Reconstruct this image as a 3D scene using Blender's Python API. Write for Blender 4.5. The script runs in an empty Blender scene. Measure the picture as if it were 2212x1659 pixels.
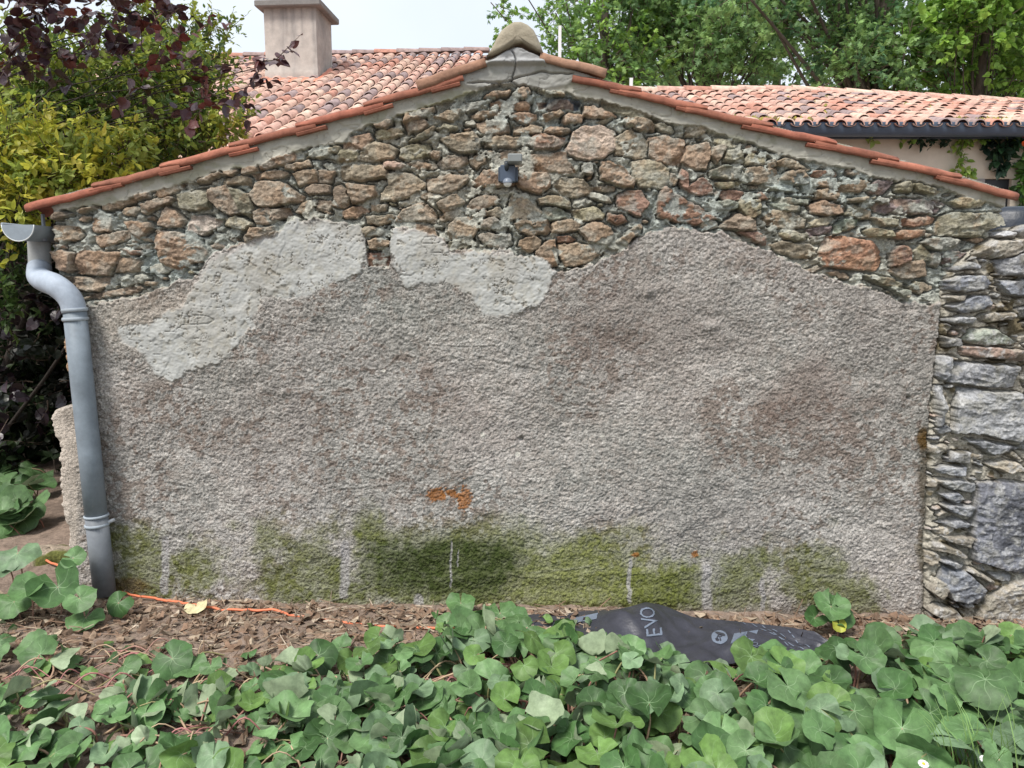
import bpy, math, random
import numpy as np
from mathutils import Vector, Matrix
random.seed(7); rng = np.random.default_rng(11)
S = bpy.context.scene
# ------------------------------------------------------------------ camera, world, sun
CAM = np.array([0.0, -4.2, 1.86]); PITCH = math.radians(8.0); F = 1670.0
cd = bpy.data.cameras.new("camera"); cam = bpy.data.objects.new("camera", cd); S.collection.objects.link(cam)
cam.location = CAM; cam.rotation_euler = (math.radians(90) - PITCH, 0, 0)
cd.sensor_width = 36; cd.lens = 36 * F / 2212; cd.clip_start = 0.05; cd.clip_end = 500
S.camera = cam
SUN_EL, SUN_AZ = math.radians(58), math.radians(-38)      # azimuth measured from -Y (behind the camera) towards -X
W = bpy.data.worlds.new("World"); S.world = W; W.use_nodes = True
nt = W.node_tree; nt.nodes.clear()
out = nt.nodes.new("ShaderNodeOutputWorld"); bg = nt.nodes.new("ShaderNodeBackground")
sky = nt.nodes.new("ShaderNodeTexSky"); sky.sky_type = 'NISHITA'; sky.sun_disc = False
sky.sun_elevation = SUN_EL; sky.sun_rotation = math.radians(180 + 38); sky.air_density = 1.0; sky.dust_density = 3.0
cl = nt.nodes.new("ShaderNodeMix"); cl.data_type = 'RGBA'
tcw = nt.nodes.new("ShaderNodeTexCoord"); nzw = nt.nodes.new("ShaderNodeTexNoise"); nzw.inputs["Scale"].default_value = 2.2
nzw.inputs["Detail"].default_value = 5
rmp = nt.nodes.new("ShaderNodeMapRange"); rmp.inputs[1].default_value = .3; rmp.inputs[2].default_value = .7
rmp.inputs[3].default_value = .72; rmp.inputs[4].default_value = .95
nt.links.new(tcw.outputs["Generated"], nzw.inputs["Vector"]); nt.links.new(nzw.outputs["Fac"], rmp.inputs[0])
nt.links.new(rmp.outputs[0], cl.inputs[0]); nt.links.new(sky.outputs[0], cl.inputs[6])
cl.inputs[7].default_value = (7.3, 7.9, 8.6, 1)           # thin bright cloud veil over the blue
nt.links.new(cl.outputs[2], bg.inputs[0]); bg.inputs[1].default_value = 0.092
nt.links.new(bg.outputs[0], out.inputs[0])
sd = bpy.data.lights.new("sun", 'SUN'); sd.energy = 2.9; sd.angle = math.radians(16); sd.color = (1, .95, .88)
sun = bpy.data.objects.new("sun", sd); S.collection.objects.link(sun)
_d = Vector((math.sin(SUN_AZ) * math.cos(SUN_EL), -math.cos(SUN_AZ) * math.cos(SUN_EL), math.sin(SUN_EL)))
sun.rotation_euler = _d.to_track_quat('Z', 'Y').to_euler(); sun.location = (-3, -6, 9)
S.view_settings.view_transform = 'Standard'; S.view_settings.look = 'None'
S.view_settings.exposure = 0.62; S.view_settings.gamma = 1
try:
    S.cycles.use_adaptive_sampling = True; S.cycles.max_bounces = 6; S.cycles.diffuse_bounces = 3; S.cycles.transparent_max_bounces = 4
except Exception: pass

# ------------------------------------------------------------------ projection helpers (photo pixels, 2212 wide)
cp, sp_ = math.cos(PITCH), math.sin(PITCH)
def ray(u, v):
    a = (u - 1106.0) / F; b = (829.5 - v) / F
    return np.array([a, cp + b * sp_, -sp_ + b * cp])
def P(u, v, y=0.0):
    d = ray(u, v); t = (y - CAM[1]) / d[1]; return CAM + d * t
def PG(u, v, z=0.0):
    d = ray(u, v); t = (z - CAM[2]) / d[2]; return CAM + d * t
def proj(X, Y, Z):
    dx = X; dy = Y - CAM[1]; dz = Z - CAM[2]
    w = dy * cp - dz * sp_; q = dy * sp_ + dz * cp
    return 1106 + F * dx / w, 829.5 - F * q / w
def sm(x, a=0.0, b=1.0):
    t = np.clip((x - a) / (b - a), 0, 1); return t * t * (3 - 2 * t)
def G_z(x, y):                                             # ground level falls a little to the right
    return -0.024 * x + 0.0 * y

# ------------------------------------------------------------------ numpy noise
def _h(ix, iy, s):
    n = (ix.astype(np.int64) * 374761393 + iy.astype(np.int64) * 668265263 + s * 2147483647) & 0xFFFFFFFF
    n = ((n ^ (n >> 13)) * 1274126177) & 0xFFFFFFFF
    return ((n ^ (n >> 16)) & 0xFFFF) / 65535.0
def vn(x, y, s=0):
    ix = np.floor(x); iy = np.floor(y); fx = x - ix; fy = y - iy
    fx = fx * fx * fx * (fx * (fx * 6 - 15) + 10); fy = fy * fy * fy * (fy * (fy * 6 - 15) + 10)
    ix = ix.astype(np.int64); iy = iy.astype(np.int64)
    a = _h(ix, iy, s); b = _h(ix + 1, iy, s); c = _h(ix, iy + 1, s); d = _h(ix + 1, iy + 1, s)
    return (a + (b - a) * fx) * (1 - fy) + (c + (d - c) * fx) * fy
def fbm(x, y, s=0, o=4, g=.5):
    r = 0; a = 1; t = 0
    for k in range(o):
        c, q = math.cos(.6 * k + .3), math.sin(.6 * k + .3)
        r = r + a * vn((x * c - y * q) * 2 ** k + 17.3 * k, (x * q + y * c) * 2 ** k - 9.1 * k, s + k * 13); t += a; a *= g
    return r / t
def ridg(x, y, s=0): return 1 - np.abs(2 * vn(x, y, s) - 1)

# ------------------------------------------------------------------ mesh accumulator
class Acc:
    def __init__(s): s.V = []; s.C = []; s.F = []; s.M = []; s.UV = []; s.n = 0
    def add(s, V, Fs, C=(.5, .5, .5), m=0, uv=None):
        V = np.asarray(V, float).reshape(-1, 3)
        C = np.asarray(C, float)
        if C.ndim == 1: C = np.tile(C, (len(V), 1))
        if not isinstance(Fs, (list, tuple)) or (len(Fs) and not hasattr(Fs[0], 'shape')): Fs = [np.asarray(Fs)] if len(set(len(f) for f in Fs)) == 1 else [np.asarray([f]) for f in Fs]
        for f in Fs: s.F.append(np.asarray(f) + s.n); s.M.append(m)
        s.V.append(V); s.C.append(C[:, :3]); s.UV.append(np.zeros((len(V), 2)) if uv is None else uv); s.n += len(V)
    def build(s, name, mats, parent=None, smooth=True, loc=None):
        me = bpy.data.meshes.new(name)
        V = np.concatenate(s.V).astype(np.float32); C = np.concatenate(s.C)
        if loc is not None: V = V - np.array(loc, np.float32)
        lt = np.concatenate([np.full(len(f), f.shape[1]) for f in s.F]).astype(np.int32)
        li = np.concatenate([f.ravel() for f in s.F]).astype(np.int32)
        ls = np.concatenate([[0], np.cumsum(lt)[:-1]]).astype(np.int32)
        me.vertices.add(len(V)); me.vertices.foreach_set("co", V.ravel())
        me.loops.add(len(li)); me.loops.foreach_set("vertex_index", li)
        me.polygons.add(len(lt)); me.polygons.foreach_set("loop_start", ls); me.polygons.foreach_set("loop_total", lt)
        me.polygons.foreach_set("use_smooth", np.full(len(lt), smooth))
        if not isinstance(mats, (list, tuple)): mats = [mats]
        for m in mats: me.materials.append(m)
        if len(mats) > 1: me.polygons.foreach_set("material_index", np.concatenate([np.full(len(f), m) for f, m in zip(s.F, s.M)]).astype(np.int32))
        me.update(calc_edges=True)
        a = me.attributes.new("Col", 'FLOAT_COLOR', 'POINT')
        a.data.foreach_set("color", np.concatenate([C, np.ones((len(C), 1))], 1).astype(np.float32).ravel())
        b = me.attributes.new("lf", 'FLOAT_VECTOR', 'POINT')
        uv = np.concatenate(s.UV); b.data.foreach_set("vector", np.concatenate([uv, np.zeros((len(uv), 1))], 1).astype(np.float32).ravel())
        o = bpy.data.objects.new(name, me); S.collection.objects.link(o)
        if parent is not None: o.parent = parent
        if loc is not None: o.location = loc
        return o
def tube(A, pts, rad, n=8, C=(.5, .5, .5), cap=True, m=0):
    pts = np.asarray(pts, float); k = len(pts)
    rad = np.full(k, rad) if np.isscalar(rad) else np.asarray(rad, float)
    T = np.gradient(pts, axis=0); T /= np.linalg.norm(T, axis=1)[:, None] + 1e-9
    up = np.array([0.0, 0, 1]) if abs(T[0][2]) < .9 else np.array([0, 1.0, 0])
    V = []; N = np.cross(T[0], up); N /= np.linalg.norm(N)
    a = np.linspace(0, 2 * math.pi, n, endpoint=False)
    for i in range(k):
        N = N - T[i] * N.dot(T[i]); N /= np.linalg.norm(N) + 1e-9; B = np.cross(T[i], N)
        V.append(pts[i] + rad[i] * (np.cos(a)[:, None] * N + np.sin(a)[:, None] * B))
    V = np.concatenate(V); i, j = np.meshgrid(np.arange(k - 1), np.arange(n), indexing='ij')
    q = np.stack([i * n + j, i * n + (j + 1) % n, (i + 1) * n + (j + 1) % n, (i + 1) * n + j], -1).reshape(-1, 4)
    Fs = [q]
    if cap: Fs += [np.arange(n)[::-1][None], (np.arange(n) + (k - 1) * n)[None]]
    A.add(V, Fs, C, m)
def spline(pts, n=6):
    pts = [np.asarray(p, float) for p in pts]; p = [2 * pts[0] - pts[1]] + pts + [2 * pts[-1] - pts[-2]]; o = []
    for i in range(1, len(p) - 2):
        for t in np.linspace(0, 1, n, endpoint=False):
            o.append(.5 * (2 * p[i] + (p[i + 1] - p[i - 1]) * t + (2 * p[i - 1] - 5 * p[i] + 4 * p[i + 1] - p[i + 2]) * t * t + (3 * p[i] - p[i - 1] - 3 * p[i + 1] + p[i + 2]) * t ** 3))
    o.append(pts[-1]); return np.array(o)
def box(A, lo, hi, C=(.5, .5, .5), bev=0.0, m=0):
    lo = np.array(lo, float); hi = np.array(hi, float); b = min(bev, *(.49 * (hi - lo)))
    if b <= 0:
        V = [[(lo, hi)[i][0], (lo, hi)[j][1], (lo, hi)[k][2]] for i in (0, 1) for j in (0, 1) for k in (0, 1)]
        A.add(V, np.array([[0, 1, 3, 2], [4, 6, 7, 5], [0, 4, 5, 1], [2, 3, 7, 6], [0, 2, 6, 4], [1, 5, 7, 3]]), C, m); return
    V = []; idx = {}
    for i in (0, 1):
        for j in (0, 1):
            for k in (0, 1):
                c = np.array([(lo, hi)[i][0], (lo, hi)[j][1], (lo, hi)[k][2]]); s = np.array([1 - 2 * i, 1 - 2 * j, 1 - 2 * k]) * b
                for a in range(3):
                    q = c + s; q[a] = c[a]; idx[(i, j, k, a)] = len(V); V.append(q)
    Q = []
    for a in range(3):
        o = [x for x in range(3) if x != a]
        for e in (0, 1):
            r = []
            for p, q in ((0, 0), (1, 0), (1, 1), (0, 1)):
                t = [0] * 3; t[a] = e; t[o[0]] = p; t[o[1]] = q; r.append(idx[(*t, a)])
            Q.append(r if (e == 1) != (a == 1) else r[::-1])
        for p in (0, 1):
            for q in (0, 1):
                r = []
                for e, w in ((0, o[0]), (1, o[0]), (1, o[1]), (0, o[1])):
                    t = [0] * 3; t[a] = e; t[o[0]] = p; t[o[1]] = q; r.append(idx[(*t, w)])
                Q.append(r)
    T3 = [[idx[(i, j, k, a)] for a in range(3)] for i in (0, 1) for j in (0, 1) for k in (0, 1)]
    A.add(V, [np.array(Q), np.array(T3)], C, m)
def prism(A, out2, y0, y1, C=(.5, .5, .5), m=0):           # outline in x,z extruded along y
    o = np.asarray(out2, float); n = len(o)
    V = np.concatenate([np.c_[o[:, 0], np.full(n, y0), o[:, 1]], np.c_[o[:, 0], np.full(n, y1), o[:, 1]]])
    i = np.arange(n); A.add(V, [np.stack([i, (i + 1) % n, (i + 1) % n + n, i + n], 1), np.arange(n)[::-1][None], (np.arange(n) + n)[None]], C, m)

# ------------------------------------------------------------------ naming
def tag(o, label=None, cat=None, group=None, kind=None):
    if label: o['label'] = label
    if cat: o['category'] = cat
    if group: o['group'] = group
    if kind: o['kind'] = kind
    return o
def empty(name, loc=(0, 0, 0), rz=0):
    o = bpy.data.objects.new(name, None); S.collection.objects.link(o); o.location = loc; o.rotation_euler = (0, 0, rz); o.empty_display_size = .2
    return o
def under(o, root):                                        # parent a world-space mesh to a thing's empty
    o.parent = root; o.matrix_parent_inverse = (Matrix.Translation(root.location) @ root.rotation_euler.to_matrix().to_4x4()).inverted(); return o

# ------------------------------------------------------------------ materials
def mat(name, rough=.85, var=.25, vscale=30, bump=.3, bscale=120, bdist=.004, spec=.3, col=None, metal=0, trans=0, veins=False, under_c=None, stretch=None, coat=0):
    m = bpy.data.materials.new(name); m.use_nodes = True; t = m.node_tree; N = t.nodes; L = t.links
    b = N["Principled BSDF"]; b.inputs["Roughness"].default_value = rough; b.inputs["Specular IOR Level"].default_value = spec; b.inputs["Metallic"].default_value = metal
    if col is None: c = N.new("ShaderNodeAttribute"); c.attribute_name = "Col"; cs = c.outputs["Color"]
    else: c = N.new("ShaderNodeRGB"); c.outputs[0].default_value = (*col, 1); cs = c.outputs[0]
    tc = N.new("ShaderNodeTexCoord"); vec = tc.outputs["Object"]
    if stretch:
        mp = N.new("ShaderNodeMapping"); mp.inputs["Scale"].default_value = stretch; L.new(vec, mp.inputs[0]); vec = mp.outputs[0]
    if veins:
        at = N.new("ShaderNodeAttribute"); at.attribute_name = "lf"; sx = N.new("ShaderNodeSeparateXYZ"); L.new(at.outputs["Vector"], sx.inputs[0])
        def M(op, a, b_=None):
            q = N.new("ShaderNodeMath"); q.operation = op
            for i, w in enumerate((a, b_)):
                if w is None: continue
                if hasattr(w, 'links'): L.new(w, q.inputs[i])
                else: q.inputs[i].default_value = w
            return q.outputs[0]
        an = M('ARCTAN2', sx.outputs[1], sx.outputs[0]); r = M('SQRT', M('ADD', M('MULTIPLY', sx.outputs[0], sx.outputs[0]), M('MULTIPLY', sx.outputs[1], sx.outputs[1])))
        pp = M('PINGPONG', M('ADD', an, M('MULTIPLY', M('SINE', M('MULTIPLY', r, 7.0)), .16)), math.pi / 7)
        dd = M('MULTIPLY', pp, r); mr = N.new("ShaderNodeMapRange"); mr.inputs[1].default_value = .003; mr.inputs[2].default_value = .018; mr.inputs[3].default_value = .6; mr.inputs[4].default_value = 0; L.new(dd, mr.inputs[0])
        fd = M('MULTIPLY', mr.outputs[0], M('SUBTRACT', 1.05, r))
        mx = N.new("ShaderNodeMix"); mx.data_type = 'RGBA'; L.new(fd, mx.inputs[0]); L.new(cs, mx.inputs[6]); mx.inputs[7].default_value = (.3, .42, .24, 1); cs = mx.outputs[2]
    if under_c:
        ge = N.new("ShaderNodeNewGeometry"); mx = N.new("ShaderNodeMix"); mx.data_type = 'RGBA'; L.new(ge.outputs["Backfacing"], mx.inputs[0]); L.new(cs, mx.inputs[6]); mx.inputs[7].default_value = (*under_c, 1); cs = mx.outputs[2]
    if var:
        nz = N.new("ShaderNodeTexNoise"); nz.inputs["Scale"].default_value = vscale; nz.inputs["Detail"].default_value = 6; nz.inputs["Roughness"].default_value = .7; L.new(vec, nz.inputs["Vector"])
        mr = N.new("ShaderNodeMapRange"); mr.inputs[1].default_value = .3; mr.inputs[2].default_value = .7; mr.inputs[3].default_value = 1 - var; mr.inputs[4].default_value = 1 + var; L.new(nz.outputs["Fac"], mr.inputs[0])
        vm = N.new("ShaderNodeVectorMath"); vm.operation = 'SCALE'; L.new(cs, vm.inputs[0]); L.new(mr.outputs[0], vm.inputs["Scale"]); cs = vm.outputs[0]
    L.new(cs, b.inputs["Base Color"])
    if bump:
        nb = N.new("ShaderNodeTexNoise"); nb.inputs["Scale"].default_value = bscale; nb.inputs["Detail"].default_value = 5; nb.inputs["Roughness"].default_value = .65; L.new(vec, nb.inputs["Vector"])
        bp = N.new("ShaderNodeBump"); bp.inputs["Strength"].default_value = bump; bp.inputs["Distance"].default_value = bdist; L.new(nb.outputs["Fac"], bp.inputs["Height"]); L.new(bp.outputs[0], b.inputs["Normal"])
    if coat: b.inputs["Coat Weight"].default_value = coat; b.inputs["Coat Roughness"].default_value = .3
    if trans:
        tr = N.new("ShaderNodeBsdfTranslucent"); L.new(cs, tr.inputs[0]); ms = N.new("ShaderNodeMixShader"); ms.inputs[0].default_value = trans
        L.new(b.outputs[0], ms.inputs[1]); L.new(tr.outputs[0], ms.inputs[2]); L.new(ms.outputs[0], N["Material Output"].inputs[0])
    return m
M_stone = mat("stone", .88, .55, 60, 1.0, 90, .009)
M_render = mat("roughcast", .95, .55, 130, 1.0, 170, .008, spec=.15)
M_plaster = mat("plaster", .9, .10, 22, .4, 60, .004, spec=.2)
M_granite = mat("granite", .88, .5, 75, .8, 120, .006)
M_tile = mat("terracotta", .85, .38, 14, .5, 70, .005)
M_zinc = mat("zinc", .6, .22, 8, .10, 30, .003, spec=.35)
M_dark = mat("dark_metal", .4, .06, 12, .04, 60, .001, spec=.5)
M_soil = mat("soil", .97, .4, 30, .9, 90, .012, spec=.1)
M_litter = mat("dry_leaf", .85, .3, 40, .3, 200, .002, trans=.15)
M_leaf = mat("broad_leaf", .5, .38, 20, .25, 60, .004, spec=.32, trans=.14, veins=True, under_c=(.27, .34, .21))
M_stem = mat("leaf_stem", .6, .2, 30, .1, 200, .001, trans=.0)
M_fol = mat("foliage", .5, .2, 6, .0, 10, .001, spec=.4, trans=.42)
M_purp = mat("purple_foliage", .42, .25, 8, .0, 10, .001, spec=.6, trans=.12)
M_bark = mat("bark", .95, .4, 18, .8, 40, .02, stretch=(1, 1, .3))
M_cream = mat("cream_render", .92, .06, 6, .3, 150, .003)
M_chim = mat("chimney_render", .92, .16, 9, .4, 60, .004)
M_plain = mat("painted", .6, .08, 20, .0, 100, .001)
M_sheet = mat("black_membrane", .42, .25, 10, .5, 16, .012, spec=.5)
M_cord = mat("cord_plastic", .45, .08, 20, 0, 100, .001, col=(.68, .20, .10))
M_cement = mat("cement", .93, .2, 26, .6, 70, .006)
# ------------------------------------------------------------------ the traced stones (outline points in photo crops)
def polys(txt, ox, oy, s=2.37):
    r = []
    for ln in txt.strip().splitlines():
        ln = ln.strip()
        if not ln: continue
        tg = ''
        if ln[0].isalpha(): tg, ln = ln[0], ln[1:]
        a = np.array([float(q) for q in ln.replace(';', ' ').split()]).reshape(-1, 2)
        a = (np.array([ox, oy]) + a / s) * (2212 / 2560)
        r.append((tg, np.array([P(u, v)[[0, 2]] for u, v in a])))
    return r
T1 = """
285 1265 330 1250 440 1262 400 1285 330 1300 280 1295
280 1355 330 1335 480 1345 490 1400 470 1425 310 1425 275 1390
t550 1300 660 1290 668 1330 660 1370 560 1378
t735 1305 890 1320 905 1345 835 1418 790 1385
t575 1400 640 1385 770 1362 775 1400 700 1440 610 1460 570 1430
t985 1225 1040 1245 1090 1300 1075 1345 1000 1350 940 1330
q1130 1290 1230 1285 1310 1310 1290 1350 1210 1395 1110 1370
t915 1365 1080 1385 1190 1430 1240 1500 1210 1540 1060 1605 950 1560 925 1470
t300 1490 360 1480 440 1500 440 1600 400 1615 310 1580
t450 1505 560 1490 715 1490 705 1530 655 1630 440 1620
r740 1480 830 1490 845 1510 760 1505
715 1525 820 1525 840 1560 830 1610 690 1610 695 1570
t380 1637 640 1647 655 1682 590 1722 470 1722 400 1672
605 1205 650 1180 800 1165 800 1195 700 1235 615 1245
470 1245 560 1230 590 1240 480 1260
715 1240 800 1230 840 1240 790 1280 730 1262
810 1160 900 1140 890 1170 815 1190
915 1150 960 1120 1095 1090 1085 1120 1010 1150 930 1172
850 1215 920 1185 1000 1165 1030 1175 1010 1205 880 1268 845 1260
o1060 1160 1220 1125 1235 1170 1235 1240 1180 1260 1080 1235 1060 1200
1245 1130 1340 1105 1410 1170 1440 1260 1380 1285 1300 1235 1240 1185
o1375 1120 1480 1150 1505 1210 1500 1300 1440 1270
1170 1075 1310 1020 1330 1035 1260 1070 1180 1090
1330 1010 1410 1000 1420 1020 1380 1040 1335 1035
1440 985 1530 975 1535 1010 1500 1030 1440 1035
t1535 965 1580 950 1740 910 1755 940 1690 985 1550 1012
1335 1060 1460 1045 1485 1055 1480 1095 1330 1100
1500 1040 1640 1010 1710 1030 1690 1055 1510 1070
1690 985 1830 945 1840 975 1750 1005 1700 1010
1730 1030 1800 1005 1870 1010 1880 1080 1760 1098
1885 1010 1975 1010 1955 1080 1890 1085
t1480 1150 1520 1080 1680 1085 1795 1165 1790 1200 1680 1210 1580 1225 1520 1215
1795 1125 1860 1095 1950 1100 1955 1145 1830 1160
1870 1195 1960 1190 1980 1215 1950 1260 1880 1250
1750 1265 1790 1215 1850 1195 1860 1230 1830 1285
1510 1255 1560 1230 1710 1235 1730 1290 1640 1310 1530 1325 1505 1290
o1340 1310 1400 1285 1500 1320 1500 1340 1440 1365 1340 1340
1455 1420 1500 1350 1640 1340 1655 1400 1580 1440 1480 1460
o1815 930 1880 890 2010 862 2025 885 1900 935
o1955 940 2020 890 2110 890 2120 930 1980 955
1975 1110 2010 1095 2045 1120 2075 1200 2050 1230 1980 1225
520 1745 620 1728 830 1700 850 1712 800 1740 540 1768
"""
T2 = """
t22 810 180 795 200 830 165 875 22 880
200 740 310 705 310 740 270 765 215 760
o215 780 340 760 375 785 330 810 225 830 205 800
120 890 200 855 290 855 345 880 320 930 230 955 115 935
o0 880 60 885 110 900 90 945 0 950
0 985 120 970 255 985 280 1010 280 1055 130 1065 0 1055
30 1090 120 1085 215 1110 228 1165 150 1200 80 1215
280 1040 340 1030 420 1030 500 1080 500 1110 420 1160 330 1190 255 1190 250 1150 290 1100
505 1060 620 1040 750 1040 760 1060 700 1120 600 1140 520 1130
q255 975 300 960 370 965 390 985 340 1005 260 995
o360 880 420 850 520 850 530 890 490 930 400 950 355 930
400 970 480 960 560 975 570 995 470 1000
590 840 660 805 780 785 835 820 820 890 740 910 650 885
380 720 500 700 525 725 500 760 400 785
560 690 640 655 715 655 700 700 670 730 620 710
380 680 480 645 560 635 560 655 470 700 375 725
o400 830 470 790 560 745 560 770 540 800 420 835
o570 770 620 740 690 745 680 775 600 795
520 900 590 895 580 935 530 930
560 960 640 925 740 930 750 960 700 1000 600 1000
760 950 800 920 860 930 860 960 800 1000 770 980
g730 610 840 600 850 610 820 645 740 660
850 580 920 550 1010 540 1005 565 900 585
t1025 560 1060 530 1125 530 1130 545 1100 580 1015 585
t895 620 940 600 1100 600 1120 610 1118 655 960 655 900 640
b1160 605 1250 590 1410 600 1425 625 1415 655 1280 658 1180 645
760 680 860 660 960 665 960 685 820 710 770 700
t965 680 1060 668 1160 680 1160 715 1120 740 1080 735 1040 710
1195 680 1300 665 1320 680 1270 700 1210 720
t1320 700 1350 680 1445 685 1445 715 1400 735 1320 738 1305 720
790 735 920 715 1005 735 1010 780 930 798 850 785
1035 755 1190 745 1190 795 1030 798
t1205 770 1240 745 1365 765 1370 785 1280 798 1205 785
845 810 900 805 1090 820 1085 860 1040 880 850 862
r1100 860 1140 810 1200 800 1330 820 1325 850 1300 885 1150 885
t1135 915 1330 910 1340 940 1390 1020 1380 1028 1140 1020 1130 960
905 960 920 920 1000 895 1070 900 1110 950 1110 1010 1050 1010 960 1000
t780 1080 850 1010 940 1010 1045 1010 1045 1090 880 1110 800 1110
t1055 1020 1190 1022 1235 1040 1235 1110 1190 1140 1050 1110
t1445 635 1500 628 1620 665 1640 690 1560 705 1450 690
o1175 535 1250 520 1330 560 1320 575 1230 565
Q1330 900 1380 790 1450 755 1550 750 1640 790 1640 880 1560 930 1480 945 1400 940
1640 810 1720 775 1790 800 1825 830 1800 940 1740 940 1640 910
1680 695 1760 695 1870 740 1870 770 1790 780 1690 745
o1560 600 1700 620 1850 680 1890 730 1830 715 1700 680 1560 640
t1540 960 1600 960 1680 1000 1750 1070 1740 1110 1640 1095 1540 1060
o1720 960 1870 945 1950 1010 1950 1090 1900 1120 1770 1110 1730 1020
1960 1030 1990 1040 1990 1090 1950 1100
g1430 985 1480 960 1500 990 1490 1050 1430 1020
1255 1100 1310 1060 1440 1065 1500 1110 1490 1150 1380 1170 1300 1150
o1180 1175 1250 1155 1370 1200 1370 1235 1260 1220 1190 1205
750 1225 820 1165 930 1165 940 1200 880 1220 790 1260
1020 1160 1060 1150 1120 1180 1200 1265 1180 1300 1010 1305 980 1280 1010 1210
570 1200 640 1160 690 1150 740 1200 720 1220 610 1255
t330 1290 380 1240 500 1210 560 1245 570 1320 440 1310 325 1320
580 1280 650 1245 720 1235 735 1255 700 1285 600 1305
775 1280 870 1250 880 1275 800 1290
875 1255 950 1225 980 1265 960 1290 880 1285
645 1330 700 1290 800 1290 825 1340 800 1400 720 1405 650 1415 640 1370
g845 1310 920 1290 990 1340 980 1365 850 1355
g1205 1235 1280 1230 1360 1260 1350 1290 1240 1310 1200 1290
1030 1330 1080 1310 1230 1310 1260 1340 1220 1390 1120 1400 1050 1370
1260 1320 1360 1300 1420 1330 1400 1370 1250 1380
o1370 1250 1500 1225 1570 1260 1560 1290 1470 1305 1390 1290
1410 1360 1500 1310 1590 1330 1625 1400 1590 1450 1480 1440
r1590 1265 1670 1270 1700 1310 1640 1330 1590 1300
r1640 1160 1700 1130 1790 1135 1830 1200 1780 1280 1650 1230
1640 1440 1700 1370 1780 1320 1770 1370 1700 1460
t1170 1480 1220 1430 1270 1420 1285 1500 1280 1570 1220 1580 1170 1530
1290 1450 1420 1440 1500 1460 1550 1510 1450 1570 1330 1585 1295 1520
r1280 1400 1350 1398 1400 1420 1380 1436 1290 1436
g830 1400 860 1385 1000 1385 1020 1440 960 1470 880 1455
1060 1430 1140 1400 1180 1430 1180 1480 1120 1490 1060 1460
o640 1440 720 1405 800 1410 810 1450 700 1480 630 1470
390 1350 450 1330 560 1350 580 1400 500 1440 420 1400
165 1290 210 1280 325 1285 310 1320 240 1335 170 1320
t15 1250 130 1225 190 1250 100 1290 20 1290
200 1220 290 1215 270 1250 200 1250
105 1360 170 1340 260 1345 280 1375 240 1400 150 1400
r165 1510 240 1500 315 1510 290 1570 170 1570
160 1420 250 1410 320 1440 250 1480 180 1480
925 1485 1000 1480 1020 1520 960 1525
630 1490 700 1480 760 1500 700 1520 625 1510
"""
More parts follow.
